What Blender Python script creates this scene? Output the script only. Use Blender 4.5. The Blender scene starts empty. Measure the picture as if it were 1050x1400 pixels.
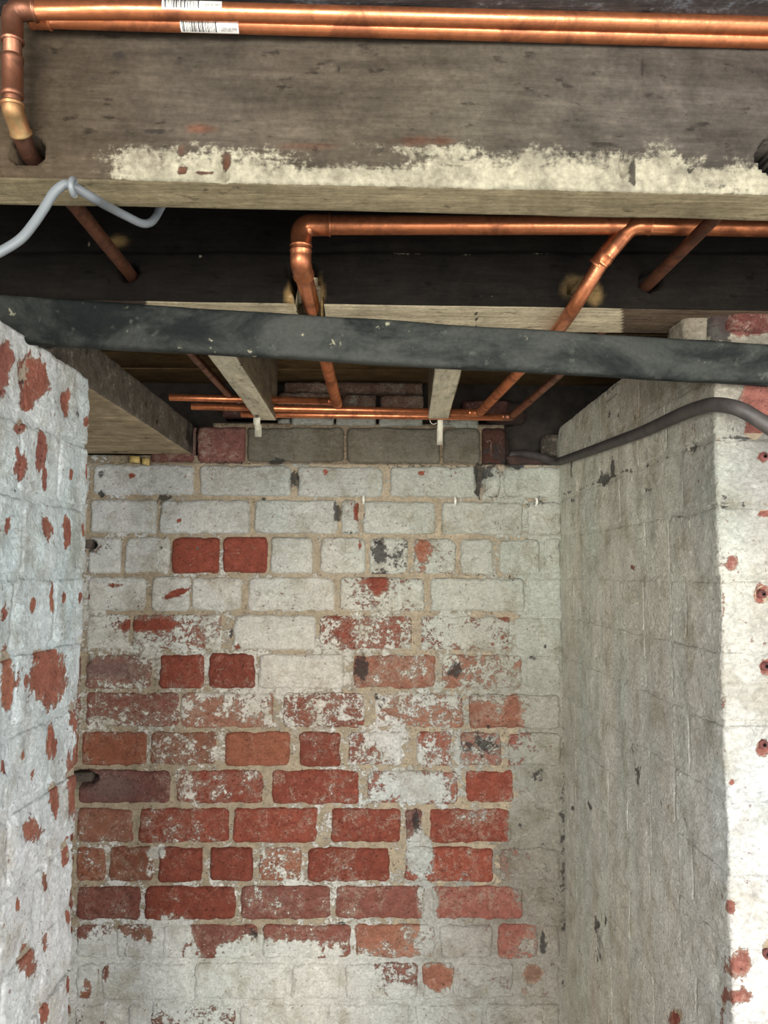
import bpy, math, random
import numpy as np
from mathutils import Vector, Matrix

random.seed(4)
SC = bpy.context.scene
COL = SC.collection

# ------------------------------------------------------------------ camera
EYE = 1.5                                   # eye height above the cellar floor
CAM = np.array([0.0, 0.0, EYE])
F = 1050.0
PITCH, YAW, ROLL = math.radians(4.63), math.radians(-0.55), math.radians(0.25)
RM = (Matrix.Rotation(YAW, 3, 'Z') @ Matrix.Rotation(math.pi / 2 + PITCH, 3, 'X') @ Matrix.Rotation(ROLL, 3, 'Z'))
RN = np.array([list(r) for r in RM])
cd = bpy.data.cameras.new('camera')
cd.sensor_fit = 'HORIZONTAL'; cd.sensor_width = 36.0; cd.lens = 36.0 * F / 1050.0
cd.clip_start = 0.02
cam = bpy.data.objects.new('camera', cd); COL.objects.link(cam)
cam.matrix_world = Matrix.Translation(Vector(CAM)) @ RM.to_4x4()
SC.camera = cam

# ------------------------------------------------------------------ light
world = bpy.data.worlds.new('world'); SC.world = world
world.use_nodes = True
bg = world.node_tree.nodes['Background']
bg.inputs[0].default_value = (0.93, 0.97, 1.0, 1); bg.inputs[1].default_value = 1.35

def area(name, loc, target, sx, sy, power, col):
    l = bpy.data.lights.new(name, 'AREA'); l.shape = 'RECTANGLE'; l.size = sx; l.size_y = sy
    l.energy = power; l.color = col
    o = bpy.data.objects.new(name, l); COL.objects.link(o)
    o.location = loc
    o.rotation_euler = (Vector(target) - Vector(loc)).to_track_quat('-Z', 'Y').to_euler()
    return o
area('window_light', (1.5, -1.5, 1.0), (-0.3, 1.2, 1.2), 1.2, 1.2, 36, (1.0, 0.98, 0.94))
area('front_fill_light', (-1.1, -4.0, 1.0), (0.1, 1.8, 1.3), 3.6, 1.5, 300, (1.0, 0.99, 0.95))  # added wide fill from behind the camera, placed to brighten the walls

SC.view_settings.view_transform = 'Standard'
SC.view_settings.look = 'None'
SC.view_settings.gamma = 1.0
SC.view_settings.use_curve_mapping = False
SC.view_settings.exposure = 0.62

# ------------------------------------------------------------------ helpers
def ray(px, py):
    return RN @ np.array([(px - 525.0) / F, -(py - 700.0) / F, -1.0])
def at_y(px, py, Y):
    d = ray(px, py); return CAM + d * (Y / d[1])
def at_z(px, py, h):
    d = ray(px, py); return CAM + d * (h / d[2])
def proj(P):
    v = (P - CAM) @ RN
    w = np.where(v[..., 2] < -0.05, -v[..., 2], 0.05)
    return 525.0 + F * v[..., 0] / w, 700.0 - F * v[..., 1] / w

def s2l(c):
    c = np.asarray(c, float) / 255.0
    return np.where(c <= 0.04045, c / 12.92, ((c + 0.055) / 1.055) ** 2.4)

def _h(ix, iy, iz, seed):
    n = (ix * 374761393 + iy * 668265263 + iz * 2147483647 + seed * 974634777) & 0xFFFFFFFF
    n = ((n ^ (n >> 13)) * 1274126177) & 0xFFFFFFFF
    n = (n ^ (n >> 16)) & 0xFFFFFFFF
    n = (n * 2246822519) & 0xFFFFFFFF
    return ((n ^ (n >> 15)) & 0xFFFF) / 65535.0
def vn(P, sc, seed=0):
    sc = np.asarray(sc, float)
    Q = P * sc + 1000.0
    I = np.floor(Q).astype(np.int64); f = Q - I; f = f * f * (3 - 2 * f)
    r = 0
    for dx in (0, 1):
        wx = f[..., 0] if dx else 1 - f[..., 0]
        for dy in (0, 1):
            wy = f[..., 1] if dy else 1 - f[..., 1]
            for dz in (0, 1):
                wz = f[..., 2] if dz else 1 - f[..., 2]
                r = r + wx * wy * wz * _h(I[..., 0] + dx, I[..., 1] + dy, I[..., 2] + dz, seed)
    return r * 2 - 1
def fbm(P, sc, seed=0, octs=3):
    sc = np.asarray(sc, float)
    r = 0; a = 1.0; t = 0
    for k in range(octs):
        r = r + a * vn(P, sc * (2.03 ** k), seed + k * 17); t += a; a *= 0.55
    return r / t
def sst(x, a, b):
    t = np.clip((x - a) / (b - a), 0, 1); return t * t * (3 - 2 * t)

def link(name, me, mat, parent=None, label=None, cat=None, group=None, kind=None):
    o = bpy.data.objects.new(name, me); COL.objects.link(o)
    if mat: me.materials.append(mat)
    if parent: o.parent = parent
    if label: o['label'] = label
    if cat: o['category'] = cat
    if group: o['group'] = group
    if kind: o['kind'] = kind
    return o
def thing(name, loc, label, cat, group=None):
    o = bpy.data.objects.new(name, None); COL.objects.link(o)
    o.location = Vector([float(a) for a in loc]); o.empty_display_size = 0.05
    o['label'] = label; o['category'] = cat
    if group: o['group'] = group
    bpy.context.view_layer.update()
    return o

def make_mesh(name, V, quads, extra=(), attrs=None, smooth=True, centre=True):
    """V (n,3); quads (m,4) int array; extra = list of polygons"""
    c = V.mean(axis=0) if centre else np.zeros(3)
    me = bpy.data.meshes.new(name)
    nq = len(quads)
    loops = list(np.asarray(quads).reshape(-1)) if nq else []
    starts = list(range(0, nq * 4, 4)); p = nq * 4
    for e in extra:
        starts.append(p); loops += list(e); p += len(e)
    me.vertices.add(len(V)); me.vertices.foreach_set('co', (V - c).astype(np.float32).ravel())
    me.loops.add(len(loops)); me.loops.foreach_set('vertex_index', np.array(loops, np.int32))
    me.polygons.add(len(starts)); me.polygons.foreach_set('loop_start', np.array(starts, np.int32))
    if smooth:
        me.polygons.foreach_set('use_smooth', np.ones(len(starts), bool))
    if attrs:
        for k, a in attrs.items():
            at = me.attributes.new(k, 'FLOAT_COLOR', 'POINT')
            b = np.ones((len(V), 4), np.float32); b[:, :3] = a
            at.data.foreach_set('color', b.ravel())
    me.update(calc_edges=True); me.validate()
    return me, c

def grid_quads(nu, nv, off=0, wrap_v=False):
    i, j = np.meshgrid(np.arange(nu - 1), np.arange(nv if wrap_v else nv - 1), indexing='ij')
    j2 = (j + 1) % nv
    return np.stack([off + i * nv + j, off + (i + 1) * nv + j, off + (i + 1) * nv + j2, off + i * nv + j2], -1).reshape(-1, 4)

def wloc(o):
    p = np.zeros(3)
    while o: p = p + np.array(o.location); o = o.parent
    return p
def put(name, V, quads, mat, parent=None, extra=(), attrs=None, smooth=True, **kw):
    me, c = make_mesh(name, V, quads, extra, attrs, smooth)
    o = link(name, me, mat, parent, **kw)
    pl = wloc(parent)
    o.location = Vector([float(a) for a in (c - pl)])
    return o

# ------------------------------------------------------------------ materials
def nt(name):
    m = bpy.data.materials.new(name); m.use_nodes = True
    t = m.node_tree; b = t.nodes['Principled BSDF']
    return m, t, b
class G:
    def __init__(s, t): s.t = t
    def n(s, ty, **kw):
        x = s.t.nodes.new(ty)
        for k, v in kw.items(): setattr(x, k, v)
        return x
    def l(s, a, b): s.t.links.new(a, b)
    def val(s, x, sock):
        if isinstance(x, (int, float)): sock.default_value = x
        elif isinstance(x, tuple): sock.default_value = x
        else: s.l(x, sock)
    def math(s, op, a, b=0.0, c=0.0, clamp=False):
        x = s.n('ShaderNodeMath', operation=op, use_clamp=clamp)
        s.val(a, x.inputs[0]); s.val(b, x.inputs[1]); s.val(c, x.inputs[2])
        return x.outputs[0]
    def mr(s, v, a, b, c=0.0, d=1.0, smooth=True):
        x = s.n('ShaderNodeMapRange'); x.interpolation_type = 'SMOOTHSTEP' if smooth else 'LINEAR'
        s.val(v, x.inputs['Value']); s.val(a, x.inputs['From Min']); s.val(b, x.inputs['From Max'])
        s.val(c, x.inputs['To Min']); s.val(d, x.inputs['To Max'])
        return x.outputs['Result']
    def noise(s, vec, sc, det=4, rough=0.6, dist=0.0):
        x = s.n('ShaderNodeTexNoise'); s.l(vec, x.inputs['Vector'])
        x.inputs['Scale'].default_value = sc; x.inputs['Detail'].default_value = det
        x.inputs['Roughness'].default_value = rough; x.inputs['Distortion'].default_value = dist
        return x.outputs['Fac']
    def mapv(s, vec, scale=(1, 1, 1), loc=(0, 0, 0), rot=(0, 0, 0)):
        x = s.n('ShaderNodeMapping'); s.l(vec, x.inputs['Vector'])
        x.inputs['Scale'].default_value = scale; x.inputs['Location'].default_value = loc
        x.inputs['Rotation'].default_value = rot
        return x.outputs['Vector']
    def mix(s, f, a, b, mode='MIX'):
        x = s.n('ShaderNodeMix', data_type='RGBA', blend_type=mode)
        s.val(f, x.inputs['Factor'])
        for v, k in ((a, 6), (b, 7)):
            if isinstance(v, tuple): x.inputs[k].default_value = (*v[:3], 1)
            else: s.l(v, x.inputs[k])
        return x.outputs[2]
    def attr(s, name):
        return s.n('ShaderNodeAttribute', attribute_name=name).outputs['Color']
    def sep(s, c):
        x = s.n('ShaderNodeSeparateColor'); s.l(c, x.inputs[0]); return x.outputs
    def scale(s, c, f):
        x = s.n('ShaderNodeVectorMath', operation='SCALE'); s.l(c, x.inputs[0]); s.val(f, x.inputs['Scale'])
        return x.outputs[0]
def L(r, g, b): return tuple(float(x) for x in s2l((r, g, b)))

def masonry_mat():
    m, t, b = nt('painted_masonry'); g = G(t)
    pos = g.n('ShaderNodeNewGeometry').outputs['Position']
    bc, pc = g.attr('bcol'), g.attr('pcol')
    mk = g.sep(g.attr('mask')); R, D, S = mk[0], mk[1], mk[2]
    n1 = g.noise(pos, 30, 9, 0.7, 0.5); n2 = g.noise(pos, 11, 4); n3 = g.noise(pos, 210, 5, 0.7)
    nb = g.noise(g.mapv(pos, (1, 1, 1.25), (1, 2, 3)), 95, 7, 0.72, 0.8)
    raw = g.math('ADD', g.math('MULTIPLY', n1, 0.46), g.math('ADD', g.math('MULTIPLY', nb, 0.34), g.math('MULTIPLY', n3, 0.20)))
    raw = g.math('MULTIPLY_ADD', g.math('SUBTRACT', raw, 0.5), 4.6, 0.5)
    e = g.math('MULTIPLY_ADD', g.math('SUBTRACT', R, 0.5), 1.6, raw)
    mask = g.mr(e, 0.44, 0.56)
    # base: brick or mortar, blotchy with sandy grain
    v4 = g.noise(g.mapv(pos, loc=(3, 1, 7)), 45, 6, 0.7)
    base = g.scale(bc, g.mr(v4, 0.25, 0.75, 0.62, 1.30, False))
    base = g.scale(base, g.mr(n3, 0.3, 0.7, 0.82, 1.14, False))
    chalk = g.math('MULTIPLY', g.mr(e, 0.0, 0.5, 0.0, 0.42), g.mr(n2, 0.35, 0.6, 0.4, 1.0))
    base = g.mix(chalk, base, L(178, 162, 142))
    vn_ = g.noise(g.mapv(pos, loc=(6, 2, 8)), 17, 4, 0.55, 1.6)
    vein = g.math('MULTIPLY', g.mr(g.math('ABSOLUTE', g.math('SUBTRACT', vn_, 0.5)), 0.003, 0.012, 1.0, 0.0), g.mr(n1, 0.46, 0.62, 0.0, 0.45))
    base = g.mix(vein, base, L(196, 178, 162))
    pit = g.noise(g.mapv(pos, loc=(1, 6, 4)), 170, 3, 0.5)
    base = g.scale(base, g.mr(pit, 0.60, 0.70, 1.0, 0.45))
    # paint: slightly mottled and dirty
    v5 = g.noise(g.mapv(pos, loc=(9, 4, 2)), 16, 6, 0.65)
    dirt = g.mr(v5, 0.46, 0.70, 0.0, 0.55)
    paint = g.mix(dirt, pc, g.mix(1.0, pc, L(188, 176, 152), 'MULTIPLY'))
    paint = g.scale(paint, g.mr(n1, 0.3, 0.7, 0.86, 1.12, False))
    paint = g.scale(paint, g.mr(n3, 0.3, 0.65, 0.78, 1.1, False))
    paint = g.scale(paint, g.mr(nb, 0.3, 0.7, 0.80, 1.14, False))
    spk = g.noise(g.mapv(pos, loc=(5, 8, 1)), 120, 3, 0.5)
    paint = g.mix(g.mr(spk, 0.66, 0.72, 0.0, 0.65), paint, g.scale(bc, 0.55))
    cn = g.noise(g.mapv(pos, (1, 1, .8), loc=(7, 7, 1)), 9, 5, 0.6, 2.0)
    crack = g.math('MULTIPLY', g.mr(g.math('ABSOLUTE', g.math('SUBTRACT', cn, 0.5)), 0.001, 0.005, 1.0, 0.0), g.mr(n2, 0.52, 0.6, 0.0, 0.55))
    paint = g.mix(crack, paint, g.scale(bc, 0.5))
    c = g.mix(mask, base, paint)
    dn = g.noise(g.mapv(pos, loc=(2, 2, 5)), 60, 8, 0.75, 0.6)
    de = g.math('MULTIPLY_ADD', g.math('SUBTRACT', D, 0.5), 1.9, g.math('MULTIPLY_ADD', g.math('SUBTRACT', dn, 0.5), 4.2, 0.4))
    c = g.mix(g.mr(de, 0.45, 0.85, 0.0, 0.85), c, L(50, 47, 45))
    g.l(c, b.inputs['Base Color']); b.inputs['Roughness'].default_value = 0.88
    b.inputs['Specular IOR Level'].default_value = 0.25
    h = g.math('ADD', g.math('MULTIPLY', mask, 0.30), g.math('ADD', g.math('MULTIPLY_ADD', nb, 1.9, g.math('MULTIPLY', n1, 0.9)), g.math('MULTIPLY', g.math('MULTIPLY', n3, 0.8), g.math('ADD', S, 0.4))))
    bp = g.n('ShaderNodeBump'); bp.inputs['Strength'].default_value = 0.9; bp.inputs['Distance'].default_value = 0.0044
    g.l(h, bp.inputs['Height']); g.l(bp.outputs[0], b.inputs['Normal'])
    return m

def wood_mat(name, axis, rough=0.85, fine=1.0, bump=0.0016):
    """attribute-coloured timber, grain running along the given axis"""
    m, t, b = nt(name); g = G(t)
    pos = g.n('ShaderNodeNewGeometry').outputs['Position']
    sc = [40.0 * fine] * 3; sc[axis] = 4.5 * fine
    sf = [190.0 * fine] * 3; sf[axis] = 22.0
    gv = g.mapv(pos, tuple(sc))
    g1 = g.noise(gv, 1.0, 7, 0.66, 0.4); g2 = g.noise(g.mapv(pos, tuple(sf)), 1.0, 4, 0.6)
    n1 = g.noise(pos, 18, 8, 0.68, 0.5); n3 = g.noise(pos, 190, 4, 0.65)
    mk = g.sep(g.attr('mask')); R, D = mk[0], mk[1]
    bc, pc = g.attr('bcol'), g.attr('pcol')
    base = g.scale(bc, g.mr(g1, 0.25, 0.75, 0.66, 1.28, False))
    base = g.scale(base, g.mr(g2, 0.3, 0.7, 0.80, 1.18, False))
    base = g.scale(base, g.mr(n1, 0.3, 0.7, 0.66, 1.3, False))
    base = g.scale(base, g.mr(n3, 0.3, 0.7, 0.8, 1.15, False))
    pit = g.noise(g.mapv(pos, tuple(0.45 if i == axis else 1.0 for i in range(3)), (3, 3, 3)), 90, 4, 0.6)
    base = g.scale(base, g.mr(pit, 0.60, 0.70, 1.0, 0.5))
    raw = g.math('ADD', g.math('MULTIPLY', n1, 0.50), g.math('ADD', g.math('MULTIPLY', g2, 0.18), g.math('MULTIPLY', n3, 0.32)))
    raw = g.math('MULTIPLY_ADD', g.math('SUBTRACT', raw, 0.5), 5.0, 0.5)
    e = g.math('MULTIPLY_ADD', g.math('SUBTRACT', R, 0.5), 1.6, raw)
    mask = g.mr(e, 0.3, 0.95)
    pn = g.scale(pc, g.mr(n3, 0.3, 0.7, 0.70, 1.2, False))
    pn = g.mix(g.mr(g.noise(g.mapv(pos, loc=(8, 3, 3)), 26, 6, 0.7), 0.42, 0.66, 0.0, 0.6), pn, g.scale(bc, 1.15))
    pn = g.scale(pn, g.mr(g1, 0.3, 0.7, 0.85, 1.12, False))
    c = g.mix(g.math('MULTIPLY', mask, 0.92), base, pn)
    dn = g.noise(g.mapv(pos, loc=(2, 2, 5)), 30, 8, 0.7)
    de = g.math('MULTIPLY_ADD', g.math('SUBTRACT', D, 0.5), 1.8, g.math('MULTIPLY_ADD', g.math('SUBTRACT', dn, 0.5), 4.0, 0.4))
    c = g.mix(g.mr(de, 0.40, 0.9, 0.0, 0.85), c, L(40, 36, 33))
    g.l(c, b.inputs['Base Color']); b.inputs['Roughness'].default_value = rough
    b.inputs['Specular IOR Level'].default_value = 0.06
    h = g.math('ADD', g.math('MULTIPLY', g1, 1.0), g.math('ADD', g.math('MULTIPLY', g2, 0.5), g.math('MULTIPLY', n3, 0.25)))
    bp = g.n('ShaderNodeBump'); bp.inputs['Strength'].default_value = 0.8; bp.inputs['Distance'].default_value = bump
    g.l(h, bp.inputs['Height']); g.l(bp.outputs[0], b.inputs['Normal'])
    return m

def copper_mat(name, col, dull, rough):
    m, t, b = nt(name); g = G(t)
    pos = g.n('ShaderNodeNewGeometry').outputs['Position']
    n1 = g.noise(pos, 24, 6, 0.65, 0.6); n2 = g.noise(pos, 160, 4, 0.6)
    c = g.mix(g.mr(n1, 0.42, 0.68), col, dull)
    c = g.scale(c, g.mr(n2, 0.3, 0.7, 0.85, 1.1, False))
    g.l(c, b.inputs['Base Color'])
    g.l(g.mr(n1, 0.3, 0.7, 0.0, 0.0, False), b.inputs['Coat Weight'])
    g.l(g.mr(n1, 0.4, 0.7, rough, rough + 0.2), b.inputs['Roughness'])
    b.inputs['Metallic'].default_value = 0.85
    bp = g.n('ShaderNodeBump'); bp.inputs['Strength'].default_value = 0.25; bp.inputs['Distance'].default_value = 0.0008
    g.l(n2, bp.inputs['Height']); g.l(bp.outputs[0], b.inputs['Normal'])
    return m

def bar_mat():
    m, t, b = nt('old_painted_steel'); g = G(t)
    pos = g.n('ShaderNodeNewGeometry').outputs['Position']
    n1 = g.noise(g.mapv(pos, (0.6, 1, 1)), 13, 7, 0.66, 0.5); n2 = g.noise(pos, 50, 6, 0.7); n3 = g.noise(pos, 190, 3, 0.6)
    c = g.mix(g.mr(n1, 0.36, 0.62), L(22, 25, 24), L(56, 57, 53))
    c = g.mix(g.mr(n2, 0.58, 0.72, 0.0, 0.55), c, L(82, 82, 75))
    c = g.mix(g.mr(g.noise(g.mapv(pos, loc=(4, 4, 4)), 42, 5, 0.6), 0.67, 0.72, 0.0, 0.8), c, L(140, 136, 112))
    c = g.scale(c, g.mr(n3, 0.3, 0.7, 0.85, 1.1, False))
    g.l(c, b.inputs['Base Color']); g.l(g.mr(n2, 0.3, 0.7, 0.5, 0.8, False), b.inputs['Roughness'])
    b.inputs['Metallic'].default_value = 0.0; b.inputs['Specular IOR Level'].default_value = 0.07
    bp = g.n('ShaderNodeBump'); bp.inputs['Strength'].default_value = 0.6; bp.inputs['Distance'].default_value = 0.0015
    g.l(g.math('ADD', n2, g.math('MULTIPLY', n3, 0.4)), bp.inputs['Height']); g.l(bp.outputs[0], b.inputs['Normal'])
    return m

def plain_mat(name, col, rough=0.6, metal=0.0, var=0.2, sc=60):
    m, t, b = nt(name); g = G(t)
    pos = g.n('ShaderNodeNewGeometry').outputs['Position']
    n1 = g.noise(pos, sc, 5, 0.6)
    g.l(g.mix(g.mr(n1, 0.35, 0.68), col, tuple(x * (1 - 2 * var) for x in col)), b.inputs['Base Color'])
    b.inputs['Roughness'].default_value = rough; b.inputs['Metallic'].default_value = metal
    bp = g.n('ShaderNodeBump'); bp.inputs['Strength'].default_value = 0.4; bp.inputs['Distance'].default_value = 0.0006
    g.l(n1, bp.inputs['Height']); g.l(bp.outputs[0], b.inputs['Normal'])
    return m

M_MAS = masonry_mat()
M_WX = wood_mat('sooty_timber_along_wall', 0)
M_WY = wood_mat('sooty_timber_out_from_wall', 1)
M_COP = copper_mat('bright_copper', L(206, 128, 86), L(138, 84, 58), 0.28)
M_COPD = copper_mat('shaded_brown_copper', L(136, 90, 68), L(88, 60, 48), 0.42)  # darker copy of the copper, shade put into its colour
M_FLUX = copper_mat('flux_stained_copper', L(168, 116, 80), L(128, 108, 72), 0.42)
M_BAR = bar_mat()
M_LEAD = plain_mat('old_grey_brown_conduit', L(66, 60, 57), 0.6, 0.1, 0.25, 40)
M_CABLE = plain_mat('grey_pvc', L(104, 108, 110), 0.45, 0, 0.06, 30)
M_STRAP = plain_mat('pale_painted_metal', L(196, 192, 172), 0.6, 0.0, 0.15, 80)
M_CLIP = plain_mat('white_plastic', L(214, 212, 198), 0.5, 0, 0.08, 100)
M_PLUG = plain_mat('brown_wall_plug', L(112, 64, 58), 0.8, 0, 0.3, 90)
M_HOLE = plain_mat('dark_recess', L(30, 27, 26), 0.9, 0, 0.3, 90)
M_YEL = plain_mat('yellowed_plastic', L(196, 170, 104), 0.6, 0, 0.15, 90)
M_STK = plain_mat('sticker_paper', L(222, 218, 208), 0.5, 0, 0.04, 40)
M_INK = plain_mat('sticker_ink', L(30, 30, 40), 0.5, 0, 0.05, 40)
M_NAIL = plain_mat('dull_steel_nail', L(150, 150, 146), 0.4, 0.7, 0.1, 90)
M_FLOOR = plain_mat('dusty_concrete', L(140, 134, 126), 0.9, 0, 0.15, 6)
M_RUSTY = plain_mat('rusty_dark_brick', L(58, 40, 32), .95, 0, .3, 40)
M_RUB = plain_mat('crumbled_mortar', L(188, 176, 150), 0.95, 0, 0.3, 60)

# ------------------------------------------------------------------ masonry
class Path:
    """plan polyline with rounded corners; normal is the direction turned right"""
    def __init__(s, pts, r=0.012):
        s.p = [np.array(p, float) for p in pts]; s.r = r
        s.d = [(b - a) / np.linalg.norm(b - a) for a, b in zip(s.p, s.p[1:])]
        s.c = [0.0]
        for a, b in zip(s.p, s.p[1:]): s.c.append(s.c[-1] + np.linalg.norm(b - a))
    def ev(s, t):
        t = np.asarray(t, float)
        P = np.zeros(t.shape + (2,)); N = np.zeros(t.shape + (2,))
        for k, d in enumerate(s.d):
            m = (t >= s.c[k] if k else np.ones(t.shape, bool)) & (t < s.c[k + 1] if k < len(s.d) - 1 else np.ones(t.shape, bool))
            P[m] = s.p[k] + (t[m] - s.c[k])[:, None] * d
            N[m] = (d[1], -d[0])
        for k in range(1, len(s.d)):
            d1, d2 = s.d[k - 1], s.d[k]; r = s.r
            m = np.abs(t - s.c[k]) < r
            a = (t[m] - s.c[k] + r) / (2 * r) * (math.pi / 2)
            P[m] = s.p[k] - d1 * r + (r * np.sin(a))[:, None] * d1 + (r * (1 - np.cos(a)))[:, None] * d2
            n1 = np.array((d1[1], -d1[0])); n2 = np.array((d2[1], -d2[0]))
            N[m] = np.cos(a)[:, None] * n1 + np.sin(a)[:, None] * n2
        return P, N

def lines(a, b, step, e=(0.0, 0.002, 0.005, 0.009)):
    w = b - a
    if w < 0.03: return np.linspace(a, b, 8)
    n = max(2, int(round((w - 2 * e[-1]) / step)))
    mid = np.linspace(a + e[-1], b - e[-1], n + 1)
    return np.concatenate([a + np.array(e[:-1]), mid, b - np.array(e[:-1])[::-1]])

BC = {'h': (70, 44, 34), 'r': (138, 72, 56), 'o': (146, 90, 68), 'p': (136, 84, 72), 'k': (70, 68, 68), 'b': (128, 98, 82), 'd': (116, 76, 68), 'm': (150, 100, 80)}

def idw(px, py, anchors, s=110.0):
    W = 0; A = 0
    for (x, y, c) in anchors:
        w = np.exp(-((px - x) ** 2 + (py - y) ** 2) / (2 * s * s)) + 1e-5
        W = W + w; A = A + w[..., None] * s2l(c)
    return A / W[..., None]

def blobs(px, py, P, lst, wob=0.45, seed=5):
    nz = fbm(P, (110.0, 110.0, 60.0), seed, 4) * wob * 1.5 + fbm(P, 24.0, seed + 3, 2) * wob * 0.9
    out = np.zeros(px.shape)
    for b in lst:
        x, y, rx, ry, amt = b[:5]; ang = b[5] if len(b) > 5 else 0.0
        dx, dy = px - x, py - y
        if ang:
            c, s_ = math.cos(ang), math.sin(ang); dx, dy = dx * c + dy * s_, -dx * s_ + dy * c
        r = np.sqrt((dx / rx) ** 2 + (dy / ry) ** 2) + nz
        out = out + amt * (1 - sst(r, 0.35, 1.45))
    return out

def tint(style, px, py, P):
    c = style['pcol'](px, py); a, sc = style.get('streak', (.05, (16, 16, 12)))
    n = fbm(P, sc, 81, 3); m = fbm(P, tuple(x * .5 for x in sc), 85, 2)
    c = c * (1 + a * 1.6 * n[..., None]) * (1 + a * .8 * m[..., None] * np.array([1.0, -.3, -.6]))
    return np.clip(c, 0, .95)
def brick(parent, path, s0, s1, z0, z1, style, base, cov, proud=0.003, rnd=0.007, rough=0.0012, step=0.006, tilt=0.0, name='brick', depth=0.05, vsoft=0.0):
    U = lines(s0, s1, step); V = lines(z0, z1, step)
    for c_ in path.c[1:-1]:
        if s0 < c_ < s1: U = np.unique(np.concatenate([U[np.abs(U - c_) > path.r + .001], c_ + np.linspace(-1, 1, 7) * path.r]))
    SS, ZZ = np.meshgrid(U, V, indexing='ij'); nu, nv = SS.shape
    P2, N2 = path.ev(SS)
    P = np.concatenate([P2, ZZ[..., None]], -1)
    N = np.concatenate([N2, np.zeros(SS.shape + (1,))], -1)
    cs, cz = (s0 + s1) / 2, (z0 + z1) / 2; hs, hz = (s1 - s0) / 2, (z1 - z0) / 2
    rc = min(0.012, hz * 0.5, hs * 0.5)
    qx = np.abs(SS - cs) - (hs - rc) - vsoft; qz = np.abs(ZZ - cz) - (hz - rc)
    de = rc - (np.hypot(np.maximum(qx, 0), np.maximum(qz, 0)) + np.minimum(np.maximum(qx, qz), 0))
    de = de + fbm(P, 22.0, 5, 2) * style['ragged'] * .7 + fbm(P, 60.0, 3, 3) * style['ragged'] - style['ragged'] * 0.25
    r = rnd
    k = np.clip(r - de, 0, r * 1.6)
    off = proud - (r - np.sqrt(np.maximum(r * r - np.minimum(k, r) ** 2, 0))) - np.maximum(k - r, 0) * 2.0
    off = off + fbm(P, 26.0, 9, 3) * rough * 1.6 + fbm(P, 130.0, 11, 2) * rough * 0.8
    off = off + tilt * (SS - cs)
    px, py = proj(P)
    off = off + style['feature'](px, py, P)
    Q = P + N * off[..., None]
    c, d, ov = style['fields'](px, py, P, cov)
    bcol = np.zeros(P.shape); bcol[:] = s2l(base)
    if ov is not None:
        for (m, colr) in ov: bcol = bcol * (1 - m[..., None]) + s2l(colr) * m[..., None]
    mask = np.stack([c, d, np.full(c.shape, 0.4)], -1)
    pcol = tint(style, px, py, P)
    # skirt
    ring = [(i, 0) for i in range(nu)] + [(nu - 1, j) for j in range(1, nv)] + [(i, nv - 1) for i in range(nu - 2, -1, -1)] + [(0, j) for j in range(nv - 2, 0, -1)]
    ri = np.array([i * nv + j for i, j in ring]); n0 = nu * nv; nr = len(ring)
    RB = (P + N * -depth).reshape(-1, 3)[ri]
    VV = np.concatenate([Q.reshape(-1, 3), RB])
    at = {}
    for kk, a in (('bcol', bcol), ('pcol', pcol), ('mask', mask)):
        a = a.reshape(-1, 3); at[kk] = np.concatenate([a, a[ri]])
    q1 = grid_quads(nu, nv)
    i = np.arange(nr); i2 = (i + 1) % nr
    q2 = np.stack([ri[i2], ri[i], n0 + i, n0 + i2], -1)
    return put(name, VV, np.concatenate([q1, q2]), M_MAS, parent, extra=[list(n0 + np.arange(nr)[::-1])], attrs=at)

def mortar(name, path, s0, s1, z0, z1, style, color, step=0.006, depth=0.10, rough=0.0022, off0=0.0, **kw):
    U = np.linspace(s0, s1, int((s1 - s0) / step) + 2)
    for c_ in path.c[1:-1]: U = np.unique(np.concatenate([U[np.abs(U - c_) > path.r + .001], c_ + np.linspace(-1, 1, 7) * path.r]))
    V = np.linspace(z0, z1, int((z1 - z0) / step) + 2)
    SS, ZZ = np.meshgrid(U, V, indexing='ij'); nu, nv = SS.shape
    P2, N2 = path.ev(SS)
    P = np.concatenate([P2, ZZ[..., None]], -1); N = np.concatenate([N2, np.zeros(SS.shape + (1,))], -1)
    px, py = proj(P)
    off = off0 + fbm(P, 38.0, 21, 3) * rough + fbm(P, 140.0, 25, 2) * rough * 0.6 + style['feature'](px, py, P) + style.get('recess', lambda x, y: 0.0)(px, py)
    Q = P + N * off[..., None]
    c, d, _ = style['mfields'](px, py, P)
    bcol = np.zeros(P.shape); bcol[:] = s2l(color)
    mask = np.stack([c, d, np.full(c.shape, 1.0)], -1)
    ring = [(i, 0) for i in range(nu)] + [(nu - 1, j) for j in range(1, nv)] + [(i, nv - 1) for i in range(nu - 2, -1, -1)] + [(0, j) for j in range(nv - 2, 0, -1)]
    ri = np.array([i * nv + j for i, j in ring]); n0 = nu * nv; nr = len(ring)
    VV = np.concatenate([Q.reshape(-1, 3), (P - N * depth).reshape(-1, 3)[ri]])
    at = {}
    for kk, a in (('bcol', bcol), ('pcol', tint(style, px, py, P)), ('mask', mask)):
        a = a.reshape(-1, 3); at[kk] = np.concatenate([a, a[ri]])
    i = np.arange(nr); i2 = (i + 1) % nr
    q2 = np.stack([ri[i2], ri[i], n0 + i, n0 + i2], -1)
    return put(name, VV, np.concatenate([grid_quads(nu, nv), q2]), M_MAS, None, extra=[list(n0 + np.arange(nr)[::-1])], attrs=at, **kw)

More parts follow.
